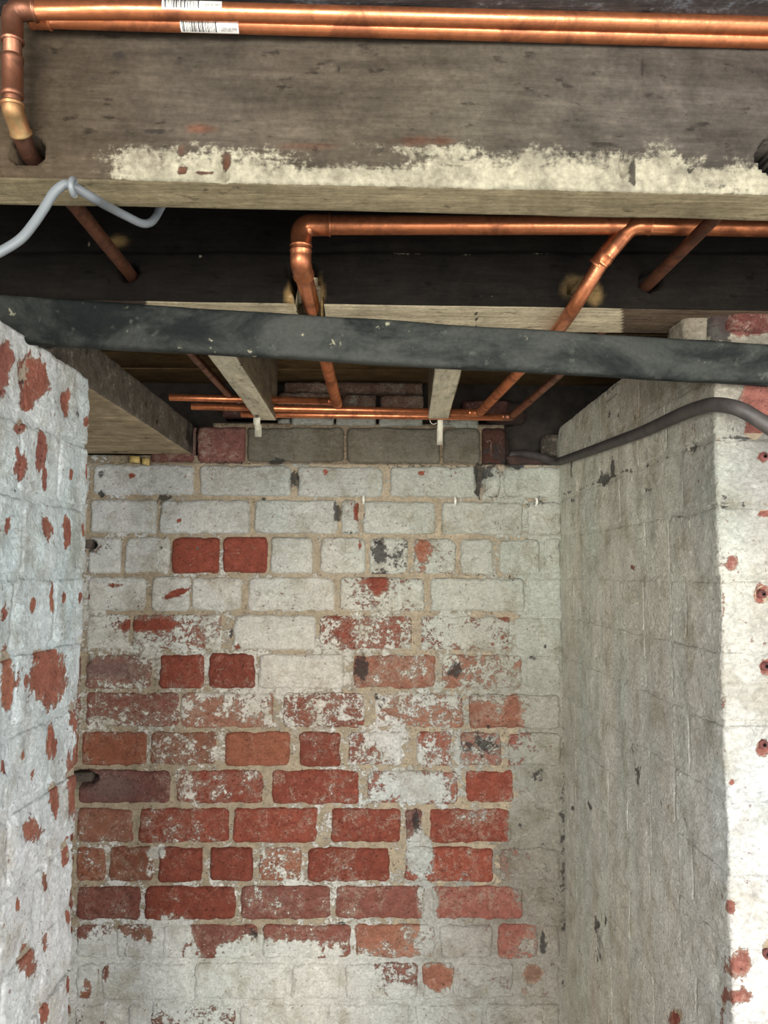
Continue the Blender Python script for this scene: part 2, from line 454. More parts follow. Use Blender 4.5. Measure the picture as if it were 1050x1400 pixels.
YB = 1.85
def zrow(y): return float(at_y(450, y, YB)[2])
def xcol(x, y): return float(at_y(x, y, YB)[0])
ROWY = [582, 635, 682, 733, 787, 839, 892, 945, 998, 1050, 1102, 1155, 1208, 1260, 1313, 1369, 1424, 1478]
ZR = [zrow(y) for y in ROWY]
hc = (ZR[0] - ZR[-1]) / (len(ZR) - 1)
while ZR[-1] - hc > 0.02: ZR.append(ZR[-1] - hc)       # courses on down to the floor

# ---- back wall
B_WHITE = [(150, 680, (214, 218, 218)), (400, 660, (206, 208, 200)), (600, 680, (196, 198, 184)), (730, 720, (172, 174, 160)),  # right and top anchors carry painted shade besides soot and damp
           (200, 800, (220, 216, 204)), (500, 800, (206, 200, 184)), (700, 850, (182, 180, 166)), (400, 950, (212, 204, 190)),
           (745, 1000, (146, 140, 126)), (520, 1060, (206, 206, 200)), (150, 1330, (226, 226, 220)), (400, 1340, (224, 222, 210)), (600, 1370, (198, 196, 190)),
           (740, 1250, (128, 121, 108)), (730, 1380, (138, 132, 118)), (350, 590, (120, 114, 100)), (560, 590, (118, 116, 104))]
B_MORE = [(705, 662, 16, 24, .9), (150, 1340, 60, 40, 0.6), (300, 1340, 150, 34, 0.7), (420, 1350, 70, 42, 0.6), (240, 1275, 22, 26, 0.9), (370, 1300, 90, 16, 0.8),
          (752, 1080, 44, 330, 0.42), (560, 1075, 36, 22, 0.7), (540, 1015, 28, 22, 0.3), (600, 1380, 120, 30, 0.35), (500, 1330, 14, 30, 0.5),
          (575, 1170, 16, 40, 0.55), (585, 1235, 14, 30, 0.6), (612, 1290, 60, 26, 0.25), (350, 940, 90, 12, 0.2), (170, 1300, 70, 18, 0.6),
          (130, 1382, 26, 26, 0.3), (660, 860, 70, 20, 0.2), (705, 1130, 14, 26, 0.4), (215, 1165, 16, 9, 0.7)]
B_LESS = [(120, 815, 8, 6, -0.6), (240, 812, 20, 4, -0.95, -0.35), (182, 650, 6, 4, -0.9), (445, 645, 4, 4, -0.9), (246, 712, 4, 4, -0.9), (576, 647, 5, 4, -0.9),
          (491, 702, 6, 12, -0.9), (492, 746, 4, 9, -0.8), (515, 800, 18, 18, -0.45), (700, 970, 12, 22, -0.5), (715, 910, 14, 9, -0.4),
          (145, 1330, 12, 22, -1.2), (120, 1350, 9, 16, -0.9), (598, 1335, 20, 18, -0.5), (575, 750, 14, 18, -0.35), (730, 1330, 15, 14, -0.7), (505, 1275, 14, 14, -0.4),
          (325, 885, 6, 5, -0.6), (160, 800, 12, 3, -0.6), (200, 855, 36, 8, -0.5), (385, 1340, 5, 4, -0.8), (452, 1366, 5, 5, -0.8)]
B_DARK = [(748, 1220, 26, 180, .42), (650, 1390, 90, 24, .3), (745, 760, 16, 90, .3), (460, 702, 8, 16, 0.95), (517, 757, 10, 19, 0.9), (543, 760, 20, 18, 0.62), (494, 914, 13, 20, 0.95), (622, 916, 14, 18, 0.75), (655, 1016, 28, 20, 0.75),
          (520, 955, 14, 20, 0.62), (568, 1124, 7, 20, 0.9), (138, 648, 6, 6, 0.9), (138, 675, 5, 5, 0.9), (403, 655, 7, 14, 0.9), (380, 630, 12, 6, 0.8), (220, 683, 7, 9, 0.9), (230, 680, 8, 4, 0.9),
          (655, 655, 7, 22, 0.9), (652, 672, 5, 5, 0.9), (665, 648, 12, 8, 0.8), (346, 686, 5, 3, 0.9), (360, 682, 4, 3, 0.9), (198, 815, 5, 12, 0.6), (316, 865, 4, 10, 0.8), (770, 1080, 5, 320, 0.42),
          (347, 1273, 8, 10, 0.8), (300, 1010, 2, 8, 0.7), (356, 1075, 8, 14, 0.55), (700, 620, 50, 18, 0.75), (735, 1060, 8, 10, 0.55), (540, 1118, 3, 2, 0.9), (712, 1128, 4, 4, 0.9), (668, 993, 4, 5, 0.9),
          (745, 883, 3, 4, 0.9), (727, 900, 4, 5, 0.7), (170, 627, 50, 4, 0.5), (465, 1262, 12, 3, 0.9), (742, 1290, 3, 20, 0.7), (727, 690, 20, 6, 0.55), (690, 682, 40, 7, 0.5), (635, 640, 120, 5, 0.3),
          (520, 635, 200, 5, 0.32), (300, 632, 90, 3, 0.4), (480, 728, 22, 3, 0.6), (650, 786, 50, 2.5, 0.6), (703, 792, 12, 5, 0.55), (125, 1370, 20, 3, 0.4)]
GREYTRACE = [(150, 752, 62, 12, 0.8), (150, 916, 58, 17, 0.8), (150, 1075, 38, 22, 0.6)]
def b_fields(px, py, P, cov):
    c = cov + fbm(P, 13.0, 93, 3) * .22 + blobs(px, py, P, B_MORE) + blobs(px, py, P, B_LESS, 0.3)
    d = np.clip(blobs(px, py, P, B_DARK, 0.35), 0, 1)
    g_ = np.clip(blobs(px, py, P, GREYTRACE, 0.15), 0, 1)
    c = c - .25 * g_
    return np.clip(c, -0.2, 1.15), d, [(g_ * 0.75, (126, 112, 106))]
ROWCOV = [(600, .25), (660, .30), (730, .30), (800, .40), (900, .46), (1000, .42), (1100, .38), (1200, .42), (1270, .50), (1310, .9), (1400, .95), (1800, .6)]
def b_mfields(px, py, P):
    c = np.interp(py, [a for a, _ in ROWCOV], [b for _, b in ROWCOV])
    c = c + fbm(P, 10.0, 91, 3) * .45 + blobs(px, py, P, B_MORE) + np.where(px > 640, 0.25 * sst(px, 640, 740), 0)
    return np.clip(c, 0, 1.1), np.clip(blobs(px, py, P, B_DARK, 0.35), 0, 1) , None
B_HOLES = [(126, 745, 6, 6, -0.03), (403, 655, 6, 13, -0.012), (655, 655, 7, 20, -0.014), (116, 1064, 16, 10, -0.045), (118, 903, 5, 6, -0.02),
           (665, 648, 14, 8, -0.008), (568, 1124, 7, 19, -0.01), (138, 648, 5, 5, -0.01), (138, 675, 4, 4, -0.01), (690, 662, 24, 20, 0.012), (240, 1300, 40, 50, 0.004), (760, 1000, 14, 360, 0.007)]
def b_feature(px, py, P): return blobs(px, py, P, B_HOLES, 0.3) + (fbm(P, 30.0, 95, 3) * .0035 + .002) * sst(py, 1285, 1335) * (1 - .6 * sst(px, 450, 560)) + fbm(P, 9.0, 97, 2) * .0015
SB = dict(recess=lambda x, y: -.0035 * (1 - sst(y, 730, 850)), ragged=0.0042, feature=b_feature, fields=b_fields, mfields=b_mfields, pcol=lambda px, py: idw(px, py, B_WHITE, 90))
SB0 = dict(SB); SB0['pcol'] = lambda px, py: np.broadcast_to(s2l((112, 106, 92)), px.shape + (3,)).copy()  # top course paint darkened for the shade under bar and joist
ROWS = [
 [(205, 266, 'd', .3), (270, 335, 'd', .25), (338, 470, 'b', .82), (474, 601, 'b', .86), (606, 657, 'b', .8), (659, 692, 'h', -.3)],
 [(60, 122, 'r', .9), (127, 266, 'r', .98), (272, 398, 'r', 1.0), (406, 524, 'r', .96), (534, 654, 'r', .96), (660, 684, 'b', .7), (688, 768, 'b', .95)],
 [(60, 119, 'r', .9), (124, 214, 'r', .96), (218, 341, 'r', 1.0), (348, 461, 'r', .97), (466, 492, 'r', .72), (497, 597, 'r', .97), (602, 715, 'b', .92), (720, 768, 'b', .93)],
 [(70, 118, 'r', .9), (122, 166, 'r', .92), (170, 232, 'r', .97), (236, 299, 'r', -.1), (304, 366, 'r', -.1), (369, 429, 'b', .92), (438, 500, 'r', .88), (504, 558, 'k', .62), (564, 623, 'o', .7), (628, 675, 'b', .9), (681, 738, 'b', .92), (742, 768, 'b', .9)],
 [(60, 116, 'r', .9), (120, 200, 'r', .88), (206, 260, 'r', .93), (263, 330, 'r', .97), (338, 458, 'r', .78), (466, 580, 'r', .66), (588, 718, 'b', .9), (722, 768, 'b', .92)],
 [(60, 114, 'r', .7), (118, 178, 'r', .74), (182, 303, 'r', .58), (318, 432, 'r', .84), (437, 563, 'r', .52), (573, 698, 'r', .6), (702, 768, 'b', .88)],
 [(60, 112, 'p', .5), (117, 209, 'p', .5), (217, 279, 'r', .12), (285, 348, 'r', .05), (353, 470, 'r', .8), (483, 596, 'm', .35), (604, 714, 'm', .55), (718, 768, 'b', .8)],
 [(60, 112, 'p', .5), (117, 245, 'p', .42), (249, 375, 'm', .44), (388, 500, 'r', .42), (512, 634, 'm', .58), (642, 766, 'm', .45)],
 [(60, 107, 'o', .3), (111, 201, 'o', .28), (205, 298, 'o', .42), (305, 398, 'o', -.15), (408, 466, 'r', .28), (475, 551, 'r', .52), (570, 618, 'r', .52), (627, 685, 'p', .5), (694, 766, 'p', .42)],
 [(60, 102, 'd', .2), (108, 233, 'd', .24), (239, 360, 'r', .34), (370, 492, 'r', .22), (502, 627, 'r', .5), (635, 704, 'r', .3), (708, 766, 'p', .5)],
 [(60, 102, 'r', .3), (106, 183, 'm', .32), (190, 313, 'r', .28), (319, 435, 'r', .14), (451, 549, 'r', .2), (554, 578, 'd', .2), (587, 699, 'r', .3), (704, 766, 'b', .6)],
 [(60, 101, 'o', .3), (106, 144, 'o', .3), (150, 210, 'o', .34), (217, 278, 'r', .14), (286, 347, 'r', .06), (352, 412, 'o', .45), (420, 532, 'r', .22), (553, 675, 'r', .26), (682, 766, 'd', .45)],
 [(60, 100, 'p', .2), (105, 192, 'p', .22), (197, 322, 'r', .14), (328, 453, 'p', .24), (459, 583, 'p', .2), (590, 715, 'p', .2), (719, 766, 'b', .5)],
 [(60, 99, 'p', .4), (104, 154, 'p', .42), (158, 214, 'm', .42), (222, 353, 'p', .32), (358, 480, 'p', .3), (486, 595, 'm', .44), (600, 674, 'm', .6), (680, 736, 'p', .3), (740, 766, 'b', .6)],
 [(60, 99, 'p', .5), (104, 134, 'm', .5), (139, 262, 'p', .9), (267, 392, 'p', .92), (397, 467, 'p', .9), (472, 572, 'p', .52), (578, 620, 'm', .5), (626, 704, 'p', .68), (709, 766, 'b', .6)],
 [(60, 98, 'p', .4), (102, 170, 'p', .5), (175, 201, 'p', .7), (205, 322, 'p', .5), (327, 441, 'p', .85), (446, 562, 'p', .68), (567, 660, 'p', .7), (665, 766, 'b', .6)],
]
path_b = Path([(-0.95, YB), (0.62, YB)])
XO = -0.95
zt = ZR[1] + 0.002
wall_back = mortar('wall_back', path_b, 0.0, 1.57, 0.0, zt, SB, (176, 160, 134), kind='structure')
# mortar that carries the shade-darkened top course, stopping at the hole in the corner
MW = mortar('trim_1', path_b, 0.55, xcol(690, 600) - XO, zt, ZR[0] + 0.006, SB0, (128, 112, 90), kind='structure', off0=-0.003)
mortar('trim_5', path_b, 0.0, 0.552, zt, EYE + 0.2855, SB, (150, 136, 112), kind='structure', off0=-0.002)
def clampx(x, y, z): return x
for k, row in enumerate(ROWS):
    z1, z0 = ZR[k] - 0.0035, ZR[k + 1] + 0.0045
    ym = (ROWY[k] + ROWY[k + 1]) / 2
    for (a, b, code, cov) in row:
        s0 = xcol(a, ym) - XO; s1 = xcol(b, ym) - XO
        if k: s0 += random.uniform(-.002, .002); s1 += random.uniform(-.002, .002)
        bare = cov < 0.15
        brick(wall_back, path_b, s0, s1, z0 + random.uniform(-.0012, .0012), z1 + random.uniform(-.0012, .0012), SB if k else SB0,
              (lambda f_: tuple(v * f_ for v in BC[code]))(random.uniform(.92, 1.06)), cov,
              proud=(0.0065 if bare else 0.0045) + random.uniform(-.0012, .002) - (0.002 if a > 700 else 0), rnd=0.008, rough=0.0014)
# plain courses below the frame
for k in range(len(ROWS), len(ZR) - 1):
    x = -0.93 + (0.0 if k % 2 else 0.115)
    while x < 0.42:
        x2 = min(x + 0.225, 0.45)
        brick(wall_back, path_b, x - XO, x2 - XO, ZR[k + 1] + .0045, ZR[k] - .0035, SB, BC['p'], 0.7, step=0.02)
        x += 0.236
# broken course above, set a little back, behind the pipes
for (a, b, y0, y1, Y, code, cov) in [(377, 396, 570, 583, 0.01, 'b', .7), (398, 456, 568, 581, 0.0, 'b', .9), (459, 514, 568, 581, 0.0, 'b', 1.), (518, 578, 568, 582, 0.0, 'b', .9), (600, 655, 570, 584, 0.0, 'b', .7),
                                     (300, 372, 536, 566, 0.02, 'd', .3), (378, 460, 534, 566, 0.02, 'b', .4), (467, 514, 534, 566, 0.03, 'b', .4), (520, 580, 536, 566, 0.02, 'b', .3), (636, 700, 540, 566, 0.04, 'd', .1),
                                     (385, 452, 516, 531, 0.04, 'b', .3), (460, 580, 514, 530, 0.05, 'b', .3)]:
    z0, z1 = float(at_y(450, y1, YB)[2]), float(at_y(450, y0, YB)[2])
    pth = Path([(-0.95, YB + Y), (0.62, YB + Y)])
    brick(wall_back, pth, xcol(a, y1) - XO, xcol(b, y1) - XO, z0, z1, SB, tuple(v * .85 for v in BC[code]), cov, proud=0.0, rough=0.003, depth=0.09)

# ---- right wall with its pier face
YP = 0.986
XC = float(at_y(988, 900, YP)[0]); XB = float(at_y(768, 900, YB)[0])
print('right wall X', XB, XC)
path_r = Path([(XB, YB + 0.06), (XC, YP), (XC + 0.7, YP)], r=0.004)
SRC = path_r.c[1]                      # arc position of the pier corner
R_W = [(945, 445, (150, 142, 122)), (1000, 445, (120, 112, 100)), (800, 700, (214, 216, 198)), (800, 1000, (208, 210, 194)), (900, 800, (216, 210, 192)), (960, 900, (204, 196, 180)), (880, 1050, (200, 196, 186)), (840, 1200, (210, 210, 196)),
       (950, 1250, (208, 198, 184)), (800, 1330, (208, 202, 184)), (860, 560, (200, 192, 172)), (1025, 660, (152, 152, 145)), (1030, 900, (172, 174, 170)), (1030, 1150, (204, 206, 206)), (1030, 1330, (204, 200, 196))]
R_LESS = [(1043, 625, 9, 9, -1.3), (1048, 702, 18, 5, -1.3), (1041, 812, 10, 14, -1.3), (1046, 912, 8, 11, -1.3), (1043, 1022, 12, 13, -1.3), (1000, 770, 9, 13, -.9), (1000, 1068, 5, 4, -1.2),
          (999, 1240, 6, 14, -.8), (1012, 1318, 15, 28, -.9), (1010, 1362, 24, 14, -.7), (1049, 1300, 7, 16, -1.1), (1036, 556, 25, 38, -1.6), (1032, 590, 16, 16, -1.0), (1020, 440, 40, 20, -1.4),
          (866, 775, 4, 6, -.7), (925, 1392, 11, 14, -.9), (795, 1195, 10, 26, -.25), (989, 800, 4, 60, -.5), (990, 1000, 4, 120, -.35), (990, 1250, 5, 140, -.35), (990, 1380, 5, 40, -.4)]
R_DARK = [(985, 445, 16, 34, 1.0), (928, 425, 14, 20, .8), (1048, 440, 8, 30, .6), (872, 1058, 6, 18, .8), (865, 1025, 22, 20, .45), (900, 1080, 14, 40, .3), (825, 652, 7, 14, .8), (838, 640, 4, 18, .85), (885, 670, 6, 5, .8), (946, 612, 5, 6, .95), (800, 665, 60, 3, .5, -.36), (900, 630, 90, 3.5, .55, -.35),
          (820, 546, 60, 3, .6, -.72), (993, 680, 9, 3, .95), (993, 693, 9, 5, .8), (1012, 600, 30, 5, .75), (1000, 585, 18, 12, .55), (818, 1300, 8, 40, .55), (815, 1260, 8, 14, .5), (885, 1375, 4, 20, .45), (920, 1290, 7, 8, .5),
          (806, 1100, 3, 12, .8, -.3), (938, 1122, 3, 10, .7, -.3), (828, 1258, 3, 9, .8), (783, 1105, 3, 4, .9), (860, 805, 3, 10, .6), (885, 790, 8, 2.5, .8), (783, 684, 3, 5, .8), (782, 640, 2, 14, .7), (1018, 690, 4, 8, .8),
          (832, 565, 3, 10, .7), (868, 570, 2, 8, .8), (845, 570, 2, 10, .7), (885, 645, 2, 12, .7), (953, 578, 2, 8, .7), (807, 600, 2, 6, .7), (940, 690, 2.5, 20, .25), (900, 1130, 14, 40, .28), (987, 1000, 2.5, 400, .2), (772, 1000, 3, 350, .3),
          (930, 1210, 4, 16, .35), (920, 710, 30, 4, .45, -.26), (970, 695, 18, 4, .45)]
R_FEAT = [(946, 612, 5, 6, -.008), (885, 670, 5, 4, -.006), (825, 652, 6, 12, -.003), (993, 686, 7, 8, -.008), (1043, 625, 6, 6, -.01), (1041, 812, 6, 8, -.006), (1046, 912, 6, 8, -.006), (1044, 1018, 6, 8, -.01)]
def r_cov(px, py, P, cov):
    c = cov + blobs(px, py, P, R_LESS, .3)
    d = np.clip(blobs(px, py, P, R_DARK, .3), 0, 1)
    return np.clip(c, -.2, 1.1), d, None
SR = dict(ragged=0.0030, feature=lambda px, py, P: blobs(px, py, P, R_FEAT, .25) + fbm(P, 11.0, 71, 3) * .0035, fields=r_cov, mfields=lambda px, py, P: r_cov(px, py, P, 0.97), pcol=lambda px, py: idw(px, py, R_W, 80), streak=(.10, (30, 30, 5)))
ztr = EYE + 0.335
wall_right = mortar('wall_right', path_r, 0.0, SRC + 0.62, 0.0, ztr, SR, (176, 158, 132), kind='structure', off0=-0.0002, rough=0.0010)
ZRR = [ZR[0] + hc] + ZR
ZRR[0] = min(ZRR[0], ztr + 0.0)
# course heights are shared with the back wall
for k in range(len(ZRR) - 1):
    z1, z0 = ZRR[k] - 0.003, ZRR[k + 1] + 0.003
    if z1 - z0 < 0.02: continue
    fine = z0 > 0.6
    s = 0.065 + (0.0 if k % 2 else 0.11)
    cuts = [0.065] if k % 2 == 0 else []
    hdr = (k % 4 == 1)
    while s < SRC - 0.16:
        cuts.append(s); s += (0.115 if hdr else 0.232) + random.uniform(-.006, .006)
    cuts.append(SRC - (0.115 if k % 2 else 0.17))
    cuts = sorted(set(cuts))
    for a, b in zip(cuts, cuts[1:]):
        if b - a < 0.02: continue
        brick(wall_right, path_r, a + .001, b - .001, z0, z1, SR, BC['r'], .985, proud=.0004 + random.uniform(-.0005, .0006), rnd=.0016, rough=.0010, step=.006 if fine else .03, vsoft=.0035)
    wb = 0.235 if k % 2 else 0.13
    upper = k <= 1
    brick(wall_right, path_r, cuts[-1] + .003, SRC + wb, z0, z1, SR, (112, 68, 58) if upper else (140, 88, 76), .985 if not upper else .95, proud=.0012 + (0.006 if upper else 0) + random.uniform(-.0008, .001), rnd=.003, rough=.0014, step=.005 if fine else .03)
    a = SRC + wb + .008
    while a < SRC + 0.6:
        b = min(a + 0.228, SRC + 0.618)
        if b - a > .03: brick(wall_right, path_r, a, b, z0, z1, SR, (118, 74, 64), .97, proud=.0010, rnd=.003, rough=.0012, step=.01 if fine else .03)
        a = b + .008

# ---- left pier
XL, YLF = -0.42, 1.11
XL = float(at_y(113, 800, YLF)[0])
print('left X', XL)
path_l = Path([(XL, 0.42), (XL, YLF), (XL - 0.5, YLF)], r=0.006)
SLC = path_l.c[1]
L_W = [(60, 600, (222, 230, 228)), (60, 800, (218, 228, 228)), (60, 1000, (220, 226, 226)), (40, 1200, (232, 232, 232)), (60, 1350, (234, 234, 232)), (20, 500, (222, 222, 216))]
L_LESS = [(5, 503, 13, 40, -1), (48, 519, 19, 32, -1.1), (34, 552, 7, 9, -1), (90, 550, 8, 20, -.75), (117, 577, 3, 6, -1), (25, 585, 11, 10, -.8), (54, 618, 8, 25, -1.1), (25, 640, 13, 20, -.75), (60, 654, 4, 16, -1),
          (20, 619, 4, 10, -1), (120, 650, 5, 26, -1), (95, 649, 3, 8, -1), (7, 720, 4, 12, -1), (62, 723, 8, 23, -.7), (90, 729, 6, 22, -1), (113, 724, 3, 10, -1), (5, 840, 5, 13, -1), (43, 826, 3.5, 10, -1), (69, 818, 3, 26, -.9),
          (86, 817, 3, 7, -1), (107, 818, 2.5, 7, -1), (62, 895, 22, 9, -.6), (9, 932, 11, 48, -.75), (64, 930, 28, 38, -.75), (100, 975, 9, 24, -.7), (68, 1015, 8, 28, -.8), (30, 1032, 3, 9, -1), (43, 1059, 2.5, 8, -1),
          (98, 1078, 11, 44, -.7), (72, 1092, 7, 28, -.7), (41, 1138, 14, 20, -.6), (90, 1164, 4, 18, -.9), (104, 1160, 5, 24, -.7), (59, 1204, 6, 12, -.7), (22, 1237, 3, 10, -1), (91, 1253, 3.5, 10, -1), (34, 1311, 14, 28, -.65),
          (60, 1286, 7, 20, -.6), (90, 1348, 3, 11, -1), (58, 1388, 6, 18, -.9), (2, 1048, 4, 10, -.9), (105, 1040, 5, 60, -.4), (8, 1150, 6, 60, -.25), (112, 905, 4, 30, -.3), (70, 1180, 30, 30, -.15), (15, 1270, 14, 30, -.2),
          (104, 1270, 4, 60, -.4)]
L_DARK = [(31, 523, 6, 5, .7), (106, 566, 4, 6, .8), (21, 672, 5, 5, .55), (75, 775, 4, 12, .45), (105, 782, 9, 8, .45), (70, 868, 16, 1.5, .8, -.1), (118, 905, 1.5, 40, .5), (60, 450, 60, 5, .6, .7), (38, 700, 3, 60, .25), (115, 800, 2, 60, .3), (28, 780, 3, 70, .25)]
def l_cov(px, py, P, cov):
    return np.clip(cov + blobs(px, py, P, L_LESS, .35), -.2, 1.1), np.clip(blobs(px, py, P, L_DARK, .3), 0, 1), None
# broken, sagging top edge nibbles (negative relief)
SL = dict(streak=(.07, (40, 40, 9)), ragged=0.0035, feature=lambda px, py, P: fbm(P, 13.0, 73, 3) * .0035 + blobs(px, py, P, [(48, 519, 19, 32, -.0022), (5, 503, 13, 40, -.0022), (64, 930, 28, 38, -.002), (90, 550, 10, 22, -.004), (54, 618, 8, 25, -.0015), (62, 723, 8, 23, -.0015)], .3),
          fields=l_cov, mfields=lambda px, py, P: l_cov(px, py, P, .96), pcol=lambda px, py: idw(px, py, L_W, 90))
ztl = EYE + 0.285
wall_left = mortar('wall_left', path_l, 0.0, SLC + 0.42, 0.0, ztl - .004, SL, (188, 172, 150), kind='structure', off0=-0.0008, rough=0.0016)
ZL = [ztl] + [z for z in ZR if z < ztl - 0.05]
for k in range(len(ZL) - 1):
    z1, z0 = ZL[k] - 0.003, ZL[k + 1] + 0.004
    if z1 - z0 < 0.02: continue
    fine = z0 > 0.6
    end = SLC - (0.10 if k % 2 else 0.20)
    cuts = []
    s = end
    while s > 0.03:
        cuts.append(s); s -= (0.114 if k % 2 else 0.231)
    cuts.append(0.012); cuts = cuts[::-1]
    for a, b in zip(cuts, cuts[1:]):
        if b - a < 0.03: continue
        brick(wall_left, path_l, a + .002, b - .002, z0, z1, SL, (170, 108, 86) if random.random() < .4 else (158, 98, 84), .92, proud=.0016 + random.uniform(-.001, .001), rnd=.0035, rough=.0022, step=.005 if fine else .03, tilt=random.uniform(-.004, .004), vsoft=.0025)
    brick(wall_left, path_l, end + .002, SLC + (0.225 if k % 2 else .11), z0, z1, SL, (160, 98, 80), .92, proud=.0018 + random.uniform(-.001, .001), rnd=.0035, rough=.0022, vsoft=.0015, step=.005 if fine else .03)
    a = SLC + (0.233 if k % 2 else .118)
    while a < SLC + .4:
        b = min(a + .225, SLC + .415)
        if b - a > .03: brick(wall_left, path_l, a, b, z0, z1, SL, BC['r'], .9, step=.02)
        a = b + .008

# ------------------------------------------------------------------ prisms (timber, bars)
def rect_section(w, h, r, sf, so):
    """closed section (q depth, z up), origin at front bottom corner; returns pts, side ids (0 front 1 bottom 2 back 3 top)"""
    pts = []; ids = []
    def seg(a, b, n, sid):
        for t in np.linspace(0, 1, n, endpoint=False):
            pts.append((a[0] + (b[0] - a[0]) * t, a[1] + (b[1] - a[1]) * t)); ids.append(sid)
    def arc(cx, cz, a0, sid):
        for t in (0.0, 0.33, 0.66):
            a = math.radians(a0 + 90 * t); pts.append((cx + r * math.cos(a), cz + r * math.sin(a))); ids.append(sid)
    nf = max(2, int(h / sf)); nb = max(2, int(w / sf)); n2 = max(2, int(h / so)); n3 = max(1, int(w / so))
    seg((0, h - r), (0, r), nf, 0); arc(r, r, 180, 0)
    seg((r, 0), (w - r, 0), nb, 1); arc(w - r, r, 270, 1)
    seg((w, r), (w, h - r), n2, 2); arc(w - r, h - r, 0, 2)
    seg((w - r, h), (r, h), n3, 3); arc(r, h - r, 90, 3)
    return np.array(pts), np.array(ids)

def prism(name, A, B, w, h, mat, fields=None, parent=None, r=0.003, sf=0.004, so=0.03, us=0.004, rough=0.0008, push=None, grain=0, taper=None, wob=0.0, **kw):
    A = np.array(A, float); B = np.array(B, float)
    Ln = np.linalg.norm(B - A); e = (B - A) / Ln
    dep = np.array([-e[1], e[0], 0.0]); dep /= np.linalg.norm(dep); up = np.array([0, 0, 1.0])
    S, ids = rect_section(w, h, r, sf, so)
    d1 = np.roll(S, -1, 0) - np.roll(S, 1, 0)
    n = np.stack([-d1[:, 1], d1[:, 0]], -1); n /= np.maximum(np.linalg.norm(n, axis=1, keepdims=True), 1e-9)
    # section runs down the front, so outward is on the right hand
    c = S.mean(0)
    sgn = np.sign(((S - c) * n).sum(1)); sgn[sgn == 0] = 1; n = n * sgn[:, None]
    nu = max(2, int(Ln / us)); U = np.linspace(0, Ln, nu)
    zs = np.ones(nu) if taper is None else np.linspace(1.0, taper, nu)
    P = A + U[:, None, None] * e + S[None, :, 0, None] * dep + (S[None, :, 1] * zs[:, None])[..., None] * up
    N = n[:, 0, None] * dep + n[:, 1, None] * up; N = np.broadcast_to(N, P.shape)
    sc = np.array([40.0, 40.0, 40.0]); sc[grain] = 5.0
    off = fbm(P, sc, 31, 3) * rough + fbm(P, 14.0, 37, 2) * rough
    Q = P + N * off[..., None]
    if wob: Q = Q + fbm(np.stack([P[..., 0], P[..., 1], P[..., 2] * 0], -1), 6.0, 41, 2)[..., None] * wob * up
    if push is not None:
        Q = Q + push(P, ids[None, :], dep, up)
    px, py = proj(P)
    at = None
    if fields is not None:
        b_, p_, m_ = fields(px, py, P, np.broadcast_to(ids[None, :], px.shape))
        at = dict(bcol=b_.reshape(-1, 3), pcol=p_.reshape(-1, 3), mask=m_.reshape(-1, 3))
    nv = len(S)
    q = grid_quads(nu, nv, wrap_v=True)
    ends = [list(range(nv)), list(range((nu - 1) * nv, nu * nv))[::-1]]
    return put(name, Q.reshape(-1, 3), q[:, ::-1], mat, parent, extra=[e_[::-1] for e_ in ends], attrs=at, **kw)

def wood_fields(anchors, pcol=(200, 198, 184), covf=None, dark=(), less=(), s=120.0, byside=None):
    def f(px, py, P, ids):
        b = idw(px, py, anchors, s)
        if byside:
            for sid, colr in byside.items():
                m = (ids == sid); b[m] = s2l(colr)
        p = np.zeros(P.shape); p[:] = s2l(pcol)
        c = covf(px, py, ids) if covf else np.full(px.shape, -0.2)
        c = c + blobs(px, py, P, less, .4)
        d = np.clip(blobs(px, py, P, dark, .35), 0, 1)
        return b, p, np.stack([np.clip(c, -.3, 1.1), d, c * 0], -1)
    return f

# ---- front joist
HJ = 0.34
J1a, J1b = at_z(0, 241, HJ), at_z(1050, 265, HJ)
ej = (J1b - J1a) / np.linalg.norm(J1b - J1a)
J1A, J1B = J1a - ej * 0.30, J1b + ej * 0.35
HOLES = [(38, 206, 24, 20), (1056, 213, 21, 24)]
GOUGE = [(306, 222, 8, 18, 0.012), (304, 241, 9, 10, 0.006), (856, 224, 8, 22, 0.009), (945, 231, 5, 4, .006), (890, 202, 2.5, 3, .004), (453, 89, 8, 6, -.003), (463, 88, 3, 6, .005), (706, 241, 4, 4, -.003), (698, 241, 7, 3, .003), (355, 233, 8, 5, -.004), (640, 218, 10, 3, .002)]
def j1_push(P, ids, dep, up):
    px, py = proj(P)
    a = np.zeros(px.shape)
    fr = np.broadcast_to(ids == 0, px.shape)
    for (x, y, rx, ry) in HOLES:
        r = np.sqrt(((px - x) / rx) ** 2 + ((py - y) / ry) ** 2)
        a = a + 0.042 * (1 - sst(r, .93, 1.02))
    for (x, y, rx, ry, d) in GOUGE:
        r = np.sqrt(((px - x) / rx) ** 2 + ((py - y) / ry) ** 2) + fbm(P, 150., 3, 2) * .3
        a = a + d * (1 - sst(r, .6, 1.15))
    # long split where the surface has flaked away
    yl = 190 + 3 * np.sin(px / 60.0) + fbm(P, 25., 8, 2) * 6
    a = a + 0.0016 * (1 - sst(py, yl - 2, yl + 2))
    return (a * fr)[..., None] * dep
J1_ANCH = [(100, 100, (45, 39, 31)), (300, 110, (51, 45, 37)), (550, 110, (57, 51, 42)), (800, 120, (59, 54, 47)), (1000, 120, (61, 54, 49)),
           (100, 200, (65, 55, 43)), (250, 205, (81, 75, 68)), (450, 215, (90, 79, 63)), (620, 225, (87, 81, 70)), (850, 210, (77, 71, 64)), (1000, 225, (73, 68, 61)), (60, 240, (75, 62, 46)), (450, 160, (57, 51, 47))]
